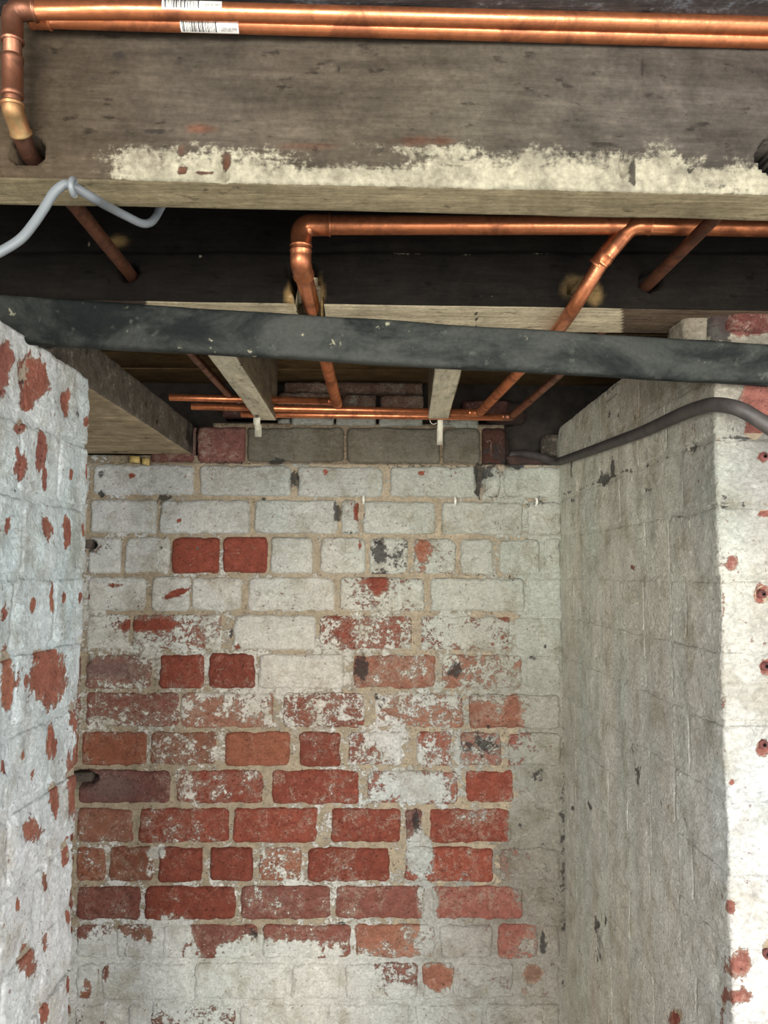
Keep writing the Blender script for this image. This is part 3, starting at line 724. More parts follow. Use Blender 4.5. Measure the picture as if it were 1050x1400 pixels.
def j1_cov(px, py, ids):
    base = 0.95 * sst(py, 165, 225) * sst(px, 60, 260) - .22
    base = base + .35 * sst(py, 222, 240) * sst(px, 60, 200)
    base = base * (1 - .55 * sst(px, 380, 470) * (1 - sst(px, 520, 640)) * (1 - sst(py, 215, 235)))
    base = base - .25 * sst(px, 880, 980)
    return np.where(ids == 1, 0.18, base)
J1_DARK = [(38, 206, 24, 20, 1.3), (1056, 213, 21, 24, 1.3), (306, 216, 5, 12, .8), (945, 231, 6, 5, 1.), (890, 202, 3, 3, 1.), (463, 88, 3, 6, 1.), (200, 178, 50, 5, .7), (330, 175, 60, 6, .5), (240, 205, 5, 12, .5), (270, 175, 26, 6, -.3),
           (640, 120, 18, 60, .35), (880, 90, 6, 12, .7), (900, 130, 30, 10, .45), (590, 120, 6, 6, .8), (575, 90, 20, 30, .3), (635, 218, 12, 6, .7), (595, 218, 20, 3, .65), (705, 241, 14, 3, .6), (865, 232, 4, 24, .75), (848, 222, 3, 14, .6), (320, 260, 60, 10, .25),
           (220, 265, 120, 12, .35), (140, 90, 60, 30, .3), (750, 172, 12, 5, .5), (560, 175, 60, 4, .5), (780, 285, 8, 4, .5), (180, 75, 40, 6, .4), (950, 215, 60, 5, .25), (490, 150, 200, 14, .22)]
def j1_fields(px, py, P, ids):
    b, p, m = wood_fields(J1_ANCH, (148, 142, 122), j1_cov, J1_DARK, [(165, 215, 60, 20, .35), (560, 200, 80, 14, .35), (855, 232, 9, 16, 1.2), (706, 241, 4, 4, 1.2), (453, 89, 6, 5, .9)], s=110)(px, py, P, ids)
    rd = np.clip(blobs(px, py, P, [(308, 216, 6, 9, 1.), (275, 174, 20, 6, .8), (250, 233, 8, 5, .9), (248, 205, 5, 8, .6), (280, 236, 16, 3, .7), (560, 192, 30, 7, .6), (605, 192, 18, 6, .6), (420, 200, 40, 4, .5)], .35), 0, 1)[..., None]
    b = b * (1 - rd) + s2l((86, 56, 42)) * rd
    m[..., 0] = m[..., 0] - rd[..., 0] * 1.2
    for (x, y, rx, ry) in HOLES:
        h_ = (np.sqrt(((px - x) / rx) ** 2 + ((py - y) / ry) ** 2) < 1.02) & (ids == 0)
        b[h_] = s2l((14, 12, 11)); m[h_] = (-.3, 0, 0)  # hole darkness painted in as a near-black colour
    und = (ids == 1)
    b[und] = s2l((128, 116, 91))
    return b, p, m
j1 = prism('floor_joist', J1A, J1B, 0.054, 0.148, M_WX, j1_fields, r=.004, sf=.0032, so=.03, us=.0034, rough=.0009, push=j1_push,
      label='large weathered joist across the top, with flaked whitewash along its lower edge', cat='joist')

# ---- second joist (sooty), with batten
J2a, J2b = at_z(170, 411, HJ), at_z(1000, 424, HJ)
ej = (J2b - J2a) / np.linalg.norm(J2b - J2a)
J2A, J2B = J2a - ej * 0.35, J2b + ej * 0.25
def j2_push(P, ids, dep, up):
    px, py = proj(P)
    a = np.zeros(px.shape); fr = np.broadcast_to(ids == 0, px.shape)
    for (x, y, rx, ry) in [(176, 372, 13, 12), (889, 384, 14, 14), (784, 393, 8, 9)]:
        r = np.sqrt(((px - x) / rx) ** 2 + ((py - y) / ry) ** 2)
        a = a + 0.05 * (1 - sst(r, .9, 1.05))
    # upper face set back: the lower strip stands proud
    a = a + 0.006 * (1 - sst(py, 344, 346))
    # notches cut for the two larger pipes
    c1 = 411 + (py - 362) * 0.2; c2 = 802 - (py - 380) * .62
    nt_ = (np.abs(px - c1) < 19) & (py > 362) & fr
    nt2 = (np.abs(px - c2) < 20) & (py > 384) & fr
    a = np.where(nt_, .085, a)
    out = (a * fr)[..., None] * dep
    bt = np.broadcast_to(ids == 1, px.shape)
    x3 = P[..., 0]
    lift = np.where(bt & (np.abs(px - (411 + (py - 362) * .2)) < 17), .035, 0)
    return out + lift[..., None] * up
def j2_fields(px, py, P, ids):
    b = np.zeros(P.shape); b[:] = s2l((19, 16, 13))
    und = (ids == 1)
    b[und] = s2l((190, 176, 146))
    m = und & (px > 850); b[m] = s2l((88, 74, 60))
    m = und & (px < 200); b[m] = s2l((70, 60, 52))
    p = np.zeros(P.shape); p[:] = s2l((150, 140, 120))
    c = np.full(px.shape, -.1) + blobs(px, py, P, [(274, 350, 6, 5, .8), (118, 330, 3, 6, .9), (620, 347, 300, 1.6, .45), (600, 404, 180, 1.3, .35), (160, 327, 14, 7, .5), (700, 405, 60, 1.3, .4), (410, 395, 24, 30, .35)], .25)
    d = np.clip(blobs(px, py, P, [(651, 435, 1.6, 18, 1.), (300, 400, 200, 10, .3), (784, 393, 9, 9, 1.2), (889, 384, 14, 14, 1.2), (176, 372, 13, 12, 1.2)], .1), 0, 1)
    y_ = np.clip(blobs(px, py, P, [(400, 400, 10, 24, .8), (436, 398, 7, 20, .6), (784, 393, 16, 16, .35), (812, 402, 10, 14, .6), (160, 327, 12, 8, .6)], .3), 0, 1)[..., None]
    b = b * (1 - y_) + s2l((128, 104, 66)) * y_
    return b, p, np.stack([c, d, c * 0], -1)
prism('floor_joist', J2A, J2B, 0.10, 0.148, M_WX, j2_fields, r=.003, sf=.0035, so=.03, us=.004, rough=.0008, push=j2_push,
      label='soot-black second joist behind the horizontal copper pipe, above the steel bar', cat='joist')

# ---- trimmer joists running to the back wall
def trimmer(pl0, pr0, pl1, pr1, label, dark_side):
    a0, b0 = at_z(*pl0, HJ), at_z(*pr0, HJ); a1, b1 = at_z(*pl1, HJ), at_z(*pr1, HJ)
    # the prism's "front" is its right-hand side when running toward the back
    mid0, mid1 = (a0 + b0) / 2, (a1 + b1) / 2
    e = (mid1 - mid0) / np.linalg.norm(mid1 - mid0); w = 0.046
    rt = np.array([e[1], -e[0], 0])
    start = mid0 + rt * w / 2 - e * ((mid0[1] - 1.09) / e[1]); end = mid1 + rt * w / 2
    def f(px, py, P, ids):
        b = np.zeros(P.shape); b[:] = s2l((104, 92, 74))
        b[ids == 1] = s2l((206, 196, 170)); b[ids == 2] = s2l((110, 98, 80))
        p = np.zeros(P.shape); p[:] = s2l((190, 182, 160))
        return b, p, np.stack([np.where(ids == 1, .5, -.1), np.clip(blobs(px, py, P, [(350, 570, 6, 4, .6), (340, 545, 3, 2, .7), (330, 500, 2, 2, .8)], .3), 0, 1), px * 0], -1)
    return prism('trimmer_joist', start, end, w, 0.145, M_WY, f, r=.003, sf=.005, so=.03, us=.006, rough=.0016, grain=1, label=label, cat='joist', group='short joists running to the back wall')
trimmer((283, 486), (324, 488), (352, 572), (377, 577), 'short pale joist running to the back wall, left of the two, with a dark side', 0)
trimmer((594, 503), (634, 503), (583, 574), (616, 573), 'short pale joist running to the back wall, right of the two, seen from below', 0)

# ---- timber plate on the left pier
zp = EYE + 0.287
XT = float(at_z(265, 622, 0.287)[0])
def plate_fields(px, py, P, ids):
    b = np.zeros(P.shape); b[:] = s2l((92, 84, 74))
    b[ids == 1] = s2l((176, 160, 132))
    p = np.zeros(P.shape); p[:] = s2l((150, 146, 134))
    c = np.where(ids == 0, .30, .1)
    d = np.clip(blobs(px, py, P, [(230, 600, 60, 5, .4), (262, 590, 8, 24, .8), (130, 470, 30, 30, .4), (205, 550, 14, 12, .45), (170, 520, 4, 6, .7), (215, 577, 3, 4, .9), (240, 560, 4, 4, .8), (60, 470, 50, 30, .5), (190, 618, 60, 4, .5)], .35), 0, 1)
    return b, p, np.stack([c, d, c * 0], -1)
M_PL = M_WX
prism('timber_plate', (XT, 1.04, zp), (XT, 1.845, zp), 0.42, 0.072, M_WX, plate_fields, r=.003, sf=.005, so=.04, us=.005, rough=.0016, grain=0,
      label='thick weathered timber plate resting on the left pier and back wall', cat='timber')
# ------------------------------------------------------------------ steel bar
SBa = at_y(38, 468, .90); SBb = at_y(1050, 524, .945)
eb = (SBb - SBa) / np.linalg.norm(SBb - SBa)
def barpush(P, ids, dep, up):
    return fbm(P, (9, 9, 9), 51, 2)[..., None] * .0012 * up
prism('steel_bar', SBa - eb * .22, SBb + eb * .22, .02, .0585, M_BAR, None, r=.006, sf=.006, so=.02, us=.008, rough=.0009, push=barpush, taper=.86,
      label='long dark grey steel bar crossing the whole view below the joists', cat='steel bar')

# ------------------------------------------------------------------ pipes
def smooth_path(pts, rad, n=7):
    pts = [np.array(p, float) for p in pts]
    out = [pts[0]]
    for k in range(1, len(pts) - 1):
        a, b, c = pts[k - 1], pts[k], pts[k + 1]
        r = min(rad, .45 * np.linalg.norm(b - a), .45 * np.linalg.norm(c - b))
        p0 = b + (a - b) / np.linalg.norm(a - b) * r; p2 = b + (c - b) / np.linalg.norm(c - b) * r
        for t in np.linspace(0, 1, n): out.append((1 - t) ** 2 * p0 + 2 * t * (1 - t) * b + t * t * p2)
    out.append(pts[-1]); return np.array(out)
def sweep(C, radii, seg=18):
    T = np.gradient(C, axis=0); T /= np.linalg.norm(T, axis=1, keepdims=True)
    u = np.cross(T[0], [0, 0, 1.0]);
    if np.linalg.norm(u) < .1: u = np.cross(T[0], [1.0, 0, 0])
    u /= np.linalg.norm(u); rows = []
    for k in range(len(C)):
        u = u - T[k] * (u @ T[k]); u /= np.linalg.norm(u); v = np.cross(T[k], u)
        a = np.linspace(0, 2 * math.pi, seg, endpoint=False)
        rows.append(C[k] + radii[k] * (np.cos(a)[:, None] * u + np.sin(a)[:, None] * v))
    return np.array(rows)
def tube(name, pts, r, mat, parent=None, rad=.02, seg=18, straight=False, radii=None, **kw):
    C = np.array(pts, float) if straight else smooth_path(pts, rad)
    # subdivide long spans for soft wobble
    R_ = sweep(C, np.full(len(C), r) if radii is None else np.array(radii), seg)
    n = len(C); V = R_.reshape(-1, 3)
    q = grid_quads(n, seg, wrap_v=True)
    return put(name, V, q[:, ::-1], mat, parent, extra=[list(range(seg)), list(range((n - 1) * seg, n * seg))[::-1]], **kw)
def fitting(parent, a, b, c, r, mat, la=.018, lc=.018, bend=.016, name='elbow_fitting', **kw):
    """elbow sleeve round corner b with rolled lips"""
    a, b, c = (np.array(x, float) for x in (a, b, c))
    p0 = b + (a - b) / np.linalg.norm(a - b) * la; p2 = b + (c - b) / np.linalg.norm(c - b) * lc
    C = smooth_path([p0, b, p2], bend, 9)
    # lips
    d0 = (C[1] - C[0]); d0 /= np.linalg.norm(d0); d2 = (C[-1] - C[-2]); d2 /= np.linalg.norm(d2)
    pre = [C[0] + d0 * t for t in (0, .0008, .0024, .0034)]; post = [C[-1] - d2 * t for t in (.0034, .0024, .0008, 0)]
    Cc = np.array(pre + list(C[1:-1]) + post)
    rr = [r + .0006, r + .0020, r + .0020, r + .0010] + [r + .0012] * (len(C) - 2) + [r + .0010, r + .0020, r + .0020, r + .0006]
    return tube(name, Cc, r, mat, parent, straight=True, radii=rr, **kw)
def sleeve(parent, a, b, r, mat, name='coupling'):
    a, b = np.array(a, float), np.array(b, float); d = b - a
    Cc = np.array([a + d * t for t in (0, .04, .12, .17, .5, .83, .88, .96, 1)])
    return tube(name, Cc, r, mat, parent, straight=True, radii=[r + .0004, r + .0016, r + .0016, r + .001, r + .001, r + .001, r + .0016, r + .0016, r + .0004])

R15, R22 = .0075, .011
# upper pipe + drop through the front joist + run to the back wall
YT = .6175
t0 = at_y(1120, 37, .643); t1 = at_y(200, 14, YT); t2 = at_y(17, 14, .6125)
d1 = at_y(17, 150, .6165); d2 = at_y(40, 205, .652); d2[2] = EYE + .366
pL = thing('copper_pipe', t0, 'upper of the two copper pipes along the top, dropping at left into the joist', 'pipe', )
tube('pipe_section', [t0, t1, t2], R15, M_COP, pL, rad=.02)
q0 = at_y(96, 275, .735); q0[2] = EYE + .368
q1 = at_y(179, 376, .95)
q2 = at_y(262, 484, 1.27); q3 = at_y(306, 532, 1.53); q4 = q3 + (q3 - q2) * .2
tube('pipe_section', [t2, d1, d2, d2 + (q0 - d2) * .5], R15, M_COPD, pL, rad=.012, label='vertical pipe in shade-darkened copper')
tube('pipe_section', [d2 + (q0 - d2) * .3, q0, q1, q2, q3, q4], R15, M_COPD, pL, rad=.03)
fitting(pL, t1, t2, d1, R15, M_COPD, la=.02, lc=.028, bend=.016, name='elbow_fitting')
dn_ = (t2 - d1) / np.linalg.norm(t2 - d1)
fitting(pL, d1 + dn_ * .05, d1, d2, R15, M_FLUX, la=.006, lc=.022, bend=.012, name='elbow_fitting', label='flux-stained greenish elbow')
sleeve(pL, d1 + dn_ * .046, d1 + dn_ * .010, R15, M_COPD)
# lower pipe
l0 = at_y(1120, 56, .6545); l1 = at_y(200, 30, .629); l2 = at_y(42, 25, .6245)
# keep it hugging below the upper one
pM = thing('copper_pipe', l0, 'lower of the two copper pipes clipped along the top of the front joist', 'pipe')
tube('pipe_section', [l0, l1, l2], R15, M_COP, pM, rad=.02)
sleeve(pM, at_y(70, 26, .6253), at_y(40, 25, .6245), R15, M_COP)

def sticker(parent, axis_a, axis_b, r, ang0, ang1, px0, px1, digits):
    a, b = np.array(axis_a), np.array(axis_b)
    t = (b - a) / np.linalg.norm(b - a)
    fwd = np.array([0, -1.0, 0]); fwd -= t * (fwd @ t); fwd /= np.linalg.norm(fwd)
    upv = np.cross(t, fwd); upv *= np.sign(upv[2])
    def param(px):     # distance along the pipe whose image has this x
        lo, hi = 0.0, np.linalg.norm(b - a)
        for _ in range(40):
            m = (lo + hi) / 2
            if (proj((a + t * m)[None])[0][0] < px) == (proj(a[None])[0][0] < proj(b[None])[0][0]): lo = m
            else: hi = m
        return (lo + hi) / 2
    s0, s1 = sorted((param(px0), param(px1)))
    def patch(u0, u1, g0, g1, rr, n=7):
        V = []
        for u in (u0, u1):
            for g_ in np.linspace(g0, g1, n):
                g__ = math.radians(g_); V.append(a + t * u + rr * (math.cos(g__) * fwd + math.sin(g__) * upv))
        return np.array(V), grid_quads(2, n)
    V, q = patch(s0, s1, ang0, ang1, r + .0003, 12)
    st = put('barcode_sticker', V, q, M_STK, parent, label='small white barcode sticker')
    rnd = random.Random(7); VS = []; QS = []; off = 0
    lw = s1 - s0
    left_to_right = proj((a + t * s0)[None])[0][0] < proj((a + t * s1)[None])[0][0]
    u = .03
    while u < .62:
        wdt = rnd.choice([.008, .008, .013, .02])
        f0, f1 = (u, u + wdt) if left_to_right else (1 - u - wdt, 1 - u)
        V, q = patch(s0 + lw * f0, s0 + lw * f1, ang0 + (ang1 - ang0) * .14, ang1, r + .00045)
        VS.append(V); QS.append(q + off); off += len(V); u += wdt + rnd.choice([.008, .012, .02])
    cs = bpy.context.view_layer; cs.update()
    me, c = make_mesh('barcode', np.concatenate(VS), np.concatenate(QS))
    o = link('barcode_print', me, M_INK, st); o.location = Vector(c) - Vector(wloc(st))
    # printed number as real lettering wrapped on the sticker
    cu = bpy.data.curves.new('num', 'FONT'); cu.body = digits; cu.size = 1.0
    to = bpy.data.objects.new('num', cu); COL.objects.link(to); cs.update()
    m2 = bpy.data.meshes.new_from_object(to.evaluated_get(bpy.context.evaluated_depsgraph_get()))
    bpy.data.objects.remove(to)
    co = np.array([v.co[:] for v in m2.vertices]); mn, mx = co.min(0), co.max(0)
    fx = (co[:, 0] - mn[0]) / (mx[0] - mn[0]); fy = (co[:, 1] - mn[1]) / (mx[1] - mn[1])
    f = .67 + .30 * fx
    uu = s0 + lw * (f if left_to_right else 1 - f)
    gg = np.radians(ang0 + (ang1 - ang0) * (.25 + .33 * fy))
    NV = a + t * uu[:, None] + (r + .0005) * (np.cos(gg)[:, None] * fwd + np.sin(gg)[:, None] * upv)
    m2.vertices.foreach_set('co', NV.astype(np.float32).ravel()); m2.update()
    o = link('number_print', m2, M_INK, st); o.location = -Vector(wloc(st))
sticker(pM, l0, l1, R15, -98, -22, 248, 327, '15009385999')
sticker(pL, l0 * 0 + t0, t1, R15, -30, 40, 224, 305, '15009385999')

# 22 mm network between the joists
h0 = at_y(1090, 312, .885); h1 = at_y(860, 308, .875); e1 = at_y(412, 308, .86)
e2 = at_y(411, 360, .862)
HB = e2[2]
e3 = np.array([e2[0] - .004, 1.06, HB]); e4 = at_y(461, 548, 1.60); e4[2] = HB
pN = thing('copper_pipe', e1, 'wide copper pipe behind the front joist, elbow at left, branch at right', 'pipe')
tube('pipe_section', [h0, h1, e1, e2, e4], R22, M_COP, pN, rad=.02)
fitting(pN, h1, e1, e2, R22, M_COP, la=.034, lc=.026, bend=.024)
fitting(pN, e1, e2, e4, R22, M_COP, la=.016, lc=.036, bend=.022)
k0 = at_y(862, 308, .872); k1 = at_y(842, 326, .884); k2 = at_y(790, 412, .912); kk = at_y(765, 450, 1.01); k3 = at_y(657, 563, 1.60)
tube('pipe_section', [k1, k2, kk, k3], R15 + .0015, M_COP, pN, rad=.05)
fitting(pN, k0 + (k0 - h1) * 0 + np.array([.03, 0, 0]), k0, k1 + (k2 - k1) * .25, R22 - .001, M_COP, la=.024, lc=.058, bend=.02, name='tee_fitting')
def lerp(a, b, t): return a + (b - a) * t
Cc = np.array([lerp(k1, k2, t) for t in (.2, .34, .38, .42)])
tube('reducer', Cc, R22, M_COP, pN, straight=True, radii=[R22, R22, R22 - .0012, R15 + .0018])
# back run A and B joined to it
a0 = at_y(232, 543, 1.60); a1 = at_y(463, 549, 1.60)
tube('pipe_section', [a0, a1], R15, M_COP, pN)
fitting(pN, e4 - [0, .08, 0], at_y(463, 549, 1.60), a0, R15, M_COP, la=.02, lc=.022, bend=.012)
b0 = at_y(262, 555.5, 1.635); b1 = at_y(655, 564.5, 1.635)
tube('pipe_section', [b0, b1], R15, M_COP, pN)
fitting(pN, k3 + (kk - k3) * .12, b1, b0, R15, M_COP, la=.016, lc=.022, bend=.012)
# 15 mm pipe at right with back run C
r0 = at_y(1046, 213, .665); r0[2] = EYE + .37
r1 = at_y(985, 290, .80); r2 = at_y(890, 385, .955); r3 = at_y(835, 440, 1.08); r4 = at_y(765, 512, 1.33); r5 = at_y(699, 570, 1.66)
c0 = at_y(330, 566, 1.66)
pR = thing('copper_pipe', r1, 'thin copper pipe at right passing through a hole in the sooty joist', 'pipe')
tube('pipe_section', [r1 + (r1 - r2) * .35, r1, r2, r3, r4, r5], R15, M_COPD, pR, rad=.03)
tube('pipe_section', [c0, r5 + [-.012, 0, -.001]], R15, M_COP, pR)
fitting(pR, r4, r5, c0, R15, M_COPD, la=.02, lc=.02, bend=.012)
bpy.context.view_layer.update()

# ---- old conduit bending round the right wall
cp = [(692, 622, 1.90), (728, 621, 1.838), (762, 632, 1.80), (800, 619, 1.62), (880, 590, 1.23), (940, 562, 1.035), (975, 552, .962), (1010, 557, .930), (1050, 582, .925), (1110, 625, .925)]
CP = [at_y(*c) for c in cp]
for i, (c, p) in enumerate(zip(cp, CP)):
    if 3 <= i <= 5:                      # lies on the wall face
        d = ray(c[0], c[1]); xw = XB + (XC - XB) * ((YB + .06 - p[1]) / (YB + .06 - YP)) - .0135
        CP[i] = CAM + d * (xw / d[0])
C_ = [CP[0]]
cc = smooth_path(CP, .05, 8)
tube('conduit', cc, .0095, M_LEAD, None, straight=True, label='old dull brown conduit bending along the right wall from the corner hole', cat='conduit')

# ---- grey cable
gp = [(-60, 372, .60), (0, 345, .61), (30, 327, .615), (55, 294, .62), (74, 262, .622), (90, 250, .624), (106, 258, .628), (130, 272, .642)]
GP = [at_y(*g) for g in gp]
u1 = at_z(150, 284, HJ - .0048); u2 = u1 + np.array([.022, .050, .004]); u3 = u1 + np.array([.03, .068, .04]); GP += [u1, u2, u3]
gc = thing('grey_cable', GP[1], 'thin grey cable hanging in a loop from the left end of the front joist', 'cable')
tube('sheath', smooth_path(GP, .03, 6), .0040, M_CABLE, gc, straight=True, seg=12)
ck = at_y(101, 256, .623)
def torus_clip(parent, c, r, w, mat, name):
    C = [c + np.array([0, -r * 1.0 * math.cos(a), r * math.sin(a)]) for a in np.linspace(-1.9, 1.9, 12)]
    tube(name, np.array(C), w, mat, parent, straight=True, seg=8)
torus_clip(gc, ck, .0062, .0026, M_CABLE, 'cable_clip')

# ------------------------------------------------------------------ ceiling boards, floor, void
def slab(name, x0, x1, y0, y1, z0, z1, mat, fields=None, parent=None, **kw):
    return prism(name, (x0, y0, z0), (x1, y0, z0), y1 - y0, z1 - z0, mat, fields, parent, r=.0015, sf=.03, so=.05, us=.03, rough=.0006, **kw)
zc = EYE + .489
def board_fields(tone):
    def f(px, py, P, ids):
        b = np.zeros(P.shape); b[:] = s2l(tone); p = np.zeros(P.shape); p[:] = s2l((96, 100, 104))
        return b, p, np.stack([np.where(py < 60, .36, -.1), px * 0, px * 0], -1)
    return f
V = np.array([[x, y, z] for z in (zc + .024, zc + .04) for (x, y) in ((-1.3, -.9), (1.3, -.9), (1.3, 2.2), (-1.3, 2.2))])
ceiling = put('ceiling', V, np.array([[3, 2, 1, 0], [4, 5, 6, 7], [0, 1, 5, 4], [1, 2, 6, 5], [2, 3, 7, 6], [3, 0, 4, 7]]), M_HOLE, kind='structure', smooth=False)
y = -.9; k = 0
while y < 2.19:
    w = .143
    slab('floorboard', -1.3, 1.3, y, y + w - .003, zc + random.uniform(0, .002), zc + .022, M_WX, board_fields(random.choice([(54, 52, 52), (62, 58, 56), (48, 46, 46), (66, 58, 48)]) if y < 1.4 else (104, 84, 58)), parent=ceiling)
    y += w; k += 1
V = np.array([[x, y, z] for z in (-.1, 0) for (x, y) in ((-1.6, -2.2), (1.6, -2.2), (1.6, 2.2), (-1.6, 2.2))])
BOXQ = np.array([[3, 2, 1, 0], [4, 5, 6, 7], [0, 1, 5, 4], [1, 2, 6, 5], [2, 3, 7, 6], [3, 0, 4, 7]])
put('floor', V, BOXQ, M_FLOOR, kind='structure', smooth=False)
# masonry closing the void behind the top of the back wall, and the alcove's hidden left return
def plainbox(name, lo, hi, mat, **kw):
    V = np.array([[(lo, hi)[i][0], (lo, hi)[j][1], (lo, hi)[k][2]] for k in (0, 1) for (i, j) in ((0, 0), (1, 0), (1, 1), (0, 1))])
    return put(name, V, BOXQ, mat, smooth=False, **kw)
M_VOID = plain_mat('dark_old_brick', L(66, 58, 50), .95, 0, .25, 30)  # dark brick colour for the walls closing the void
plainbox('trim_2', (-1.0, 1.955, 0.0), (1.25, 2.05, zc + .03), M_VOID, kind='structure')
plainbox('trim_3', (-1.06, 1.0, 0.0), (-.95, 2.05, zc + .03), M_VOID, kind='structure')
plainbox('trim_4', (XC + .60, .99, 0.0), (XC + .72, 2.05, zc + .03), M_VOID, kind='structure')

# rubble and broken brick on the pier tops, behind the bar
def lump(name, c, size, mat, seed, parent=None, n=10, attrs=None, **kw):
    th = np.linspace(0, 2 * math.pi, 2 * n, endpoint=False); ph = np.linspace(.12, math.pi - .12, n)
    PH, TH = np.meshgrid(ph, th, indexing='ij')
    D = np.stack([np.sin(PH) * np.cos(TH), np.sin(PH) * np.sin(TH), np.cos(PH)], -1)
    D = np.sign(D) * np.abs(D) ** .5
    r = 1 + fbm(D + seed, 1.6, seed, 3) * .28 + fbm(D + seed, 5.0, seed, 2) * .1
    P = np.array(c) + D * r[..., None] * np.array(size)
    nv = 2 * n
    q = grid_quads(n, nv, wrap_v=True)
    at = None
    if attrs:
        px, py = proj(P)
        at = dict(bcol=np.tile(s2l(attrs[0]), (n * nv, 1)), pcol=np.tile(s2l(attrs[1]), (n * nv, 1)), mask=np.tile(np.array([attrs[2], 0, .5]), (n * nv, 1)))
    return put(name, P.reshape(-1, 3), q, mat, parent, extra=[list(range(nv))[::-1], list(range((n - 1) * nv, n * nv))], attrs=at, **kw)
lump('brick', at_y(28, 402, .985), (.055, .03, .022), M_MAS, 3, wall_left, attrs=((138, 88, 76), (190, 186, 176), .35))
lump('brick', at_y(90, 412, 1.02) - [0, 0, .012], (.05, .03, .018), M_MAS, 4, wall_left, attrs=((120, 92, 78), (190, 186, 176), .5))
lump('brick', at_y(1018, 441, 1.0), (.036, .03, .022), M_MAS, 5, wall_right, attrs=((92, 50, 42), (120, 108, 92), .25))
lump('plaster_lump', at_y(948, 452, 1.02), (.026, .03, .030), M_MAS, 6, wall_right, attrs=((120, 108, 90), (140, 132, 116), .8))
# broken bricks inside the corner hole, the recess's darkness put in their colour
for (x, y, Y, s, sd, colr, cv) in [(672, 612, 1.90, (.04, .04, .04), 11, (60, 40, 30), .1), (755, 612, 1.90, (.028, .03, .03), 13, (84, 76, 66), .5), (722, 632, 1.88, (.06, .03, .012), 14, (60, 54, 48), .1), (690, 566, 1.93, (.05, .03, .03), 15, (70, 56, 46), .1)]:
    lump('brick', at_y(x, y, Y), s, M_MAS if cv > .3 else M_RUSTY, sd, wall_back, attrs=(colr, (80, 76, 68), cv))

# ------------------------------------------------------------------ small fixings
def strap(pts, w, th, label, group):
    P = np.array(pts); n = len(P)
    V = []
    for p in P:
        for (dx, dy) in ((-w / 2, 0), (w / 2, 0), (w / 2, th), (-w / 2, th)): V.append(p + [dx, dy, 0])
    return put('metal_strap', np.array(V), grid_quads(n, 4, wrap_v=True)[:, ::-1], M_STRAP, None, extra=[[0, 1, 2, 3], [4 * n - 1, 4 * n - 2, 4 * n - 3, 4 * n - 4]], smooth=False, label=label, cat='strap', group=group)
def hang(px, y0, y1, Y, off):
    a, b = at_y(px, y0, Y), at_y(px, y1, Y)
    return [a, lerp(a, b, .45), lerp(a, b, .5) + off, b + off]
strap(hang(351, 566, 597, 1.66, np.array([.003, 0, 0])), .0145, .003, 'pale bent metal strap hanging from the end of the left short joist', 'straps hanging from the short joists')
strap(hang(602, 566, 608, 1.67, np.array([-.001, 0, 0])), .0125, .003, 'long pale metal strap hanging from the end of the right short joist', 'straps hanging from the short joists')
wc = at_y(593, 575, 1.665)
tube('wire_loop', np.array([wc + [.008 * math.cos(a), 0, .008 * math.sin(a)] for a in np.linspace(2.6, 5.6, 12)]), .0008, M_STRAP, None, straight=True, seg=6, label='tiny wire loop beside the strap on the right short joist', cat='wire')
for (x, y, lab) in [(497, 683, 'leftmost small white cable clip nailed in the joint below the top whitewashed course'), (622, 685, 'middle small white cable clip nailed in the joint below the top whitewashed course'), (733, 686, 'rightmost small white cable clip nailed in the joint near the right corner')]:
    c = at_y(x, y, 1.842)
    t = thing('cable_clip', c, lab, 'clip', 'white clips in the top joint')
    C = np.array([c + [0, -.002, .007], c + [0, -.010, .004], c + [0, -.011, -.002], c + [0, -.004, -.007], c + [0, .004, -.008]])
    tube('clip_hook', C, .0032, M_CLIP, t, straight=True, seg=8)
    tube('nail', [c + [0, .006, .004], c + [0, -.012, .004]], .0013, M_NAIL, t, straight=True, seg=8)
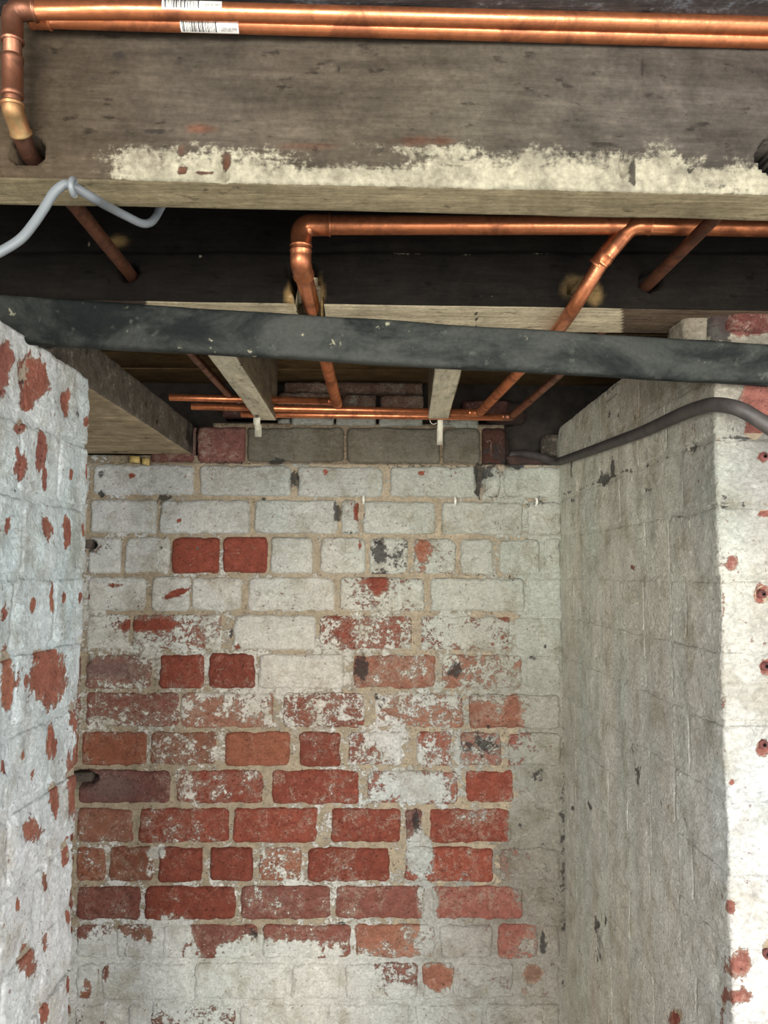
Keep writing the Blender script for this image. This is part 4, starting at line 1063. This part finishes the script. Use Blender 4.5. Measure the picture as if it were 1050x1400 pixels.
for (x, y, lab) in [(221, 749, 'small nail head left of the bare red brick pair'), (271, 750, 'small nail head in the left bare red brick')]:
    c = at_y(x, y, 1.846)
    tube('nail', [c + [0, .01, 0], c + [0, -.003, 0], c + [0, -.0035, 0], c + [0, -.006, 0]], .002, M_NAIL, None, straight=True, seg=12, radii=[.0016, .0016, .0034, .0028], label=lab, cat='nail', group='nails in the back wall')
for (x, y, lab, w, sd) in [(185, 628, 'wider yellowed plastic packer wedged under the timber plate', .011, 1), (200, 631, 'narrower yellowed plastic packer wedged under the timber plate', .008, 2)]:
    c = at_y(x, y, 1.842)
    V = np.array([[c[0] + a * w, c[1] + b * .008, c[2] + g_ * .0075 - (.002 if a > 0 else 0)] for g_ in (-1, 1) for (a, b) in ((-1, -1), (1, -1), (1, 1), (-1, 1))])
    put('plastic_packer', V, BOXQ, M_YEL, None, smooth=False, label=lab, cat='packer', group='packers under the timber plate')
# plugged drill holes on the right pier face
for i, (x, y) in enumerate([(1045, 624), (1043, 812), (1047, 911), (1044, 1018), (1049, 1304)]):
    c = at_y(x, y, YP - .002)
    tube('wall_plug', [c + [0, .012, 0], c + [0, .0, 0], c + [0, -.002, 0], c + [0, -.003, 0]], .005, M_PLUG, wall_right, straight=True, seg=14, radii=[.006, .006, .005, .0025])
# batten stubs left in the pockets of the back wall
for (x, y, lab, s) in [(116, 745, 'dark metal peg end in the gap beside the left pier, top', (.020, .02, .010)), (112, 1062, 'dark splintered batten stub in the lower pocket beside the left pier', (.026, .02, .010))]:
    c = at_y(x, y, YB - .004)
    o = prism('batten_stub', (c[0] - s[0], c[1] - .012, c[2] - s[2]), (c[0] + s[0], c[1] - .010, c[2] - s[2] * .8), .04, s[2] * 2, M_WX, lambda px, py, P, ids: (np.tile(s2l((84, 76, 68)), px.shape + (1,)).reshape(P.shape), np.tile(s2l((150, 140, 120)), px.shape + (1,)).reshape(P.shape), np.stack([px * 0, px * 0 + .3, px * 0], -1)), r=.002, sf=.004, so=.01, us=.004, rough=.002, label=lab, cat='timber')
print('objects', len(bpy.data.objects), 'polys', sum(len(m.polygons) for m in bpy.data.meshes))
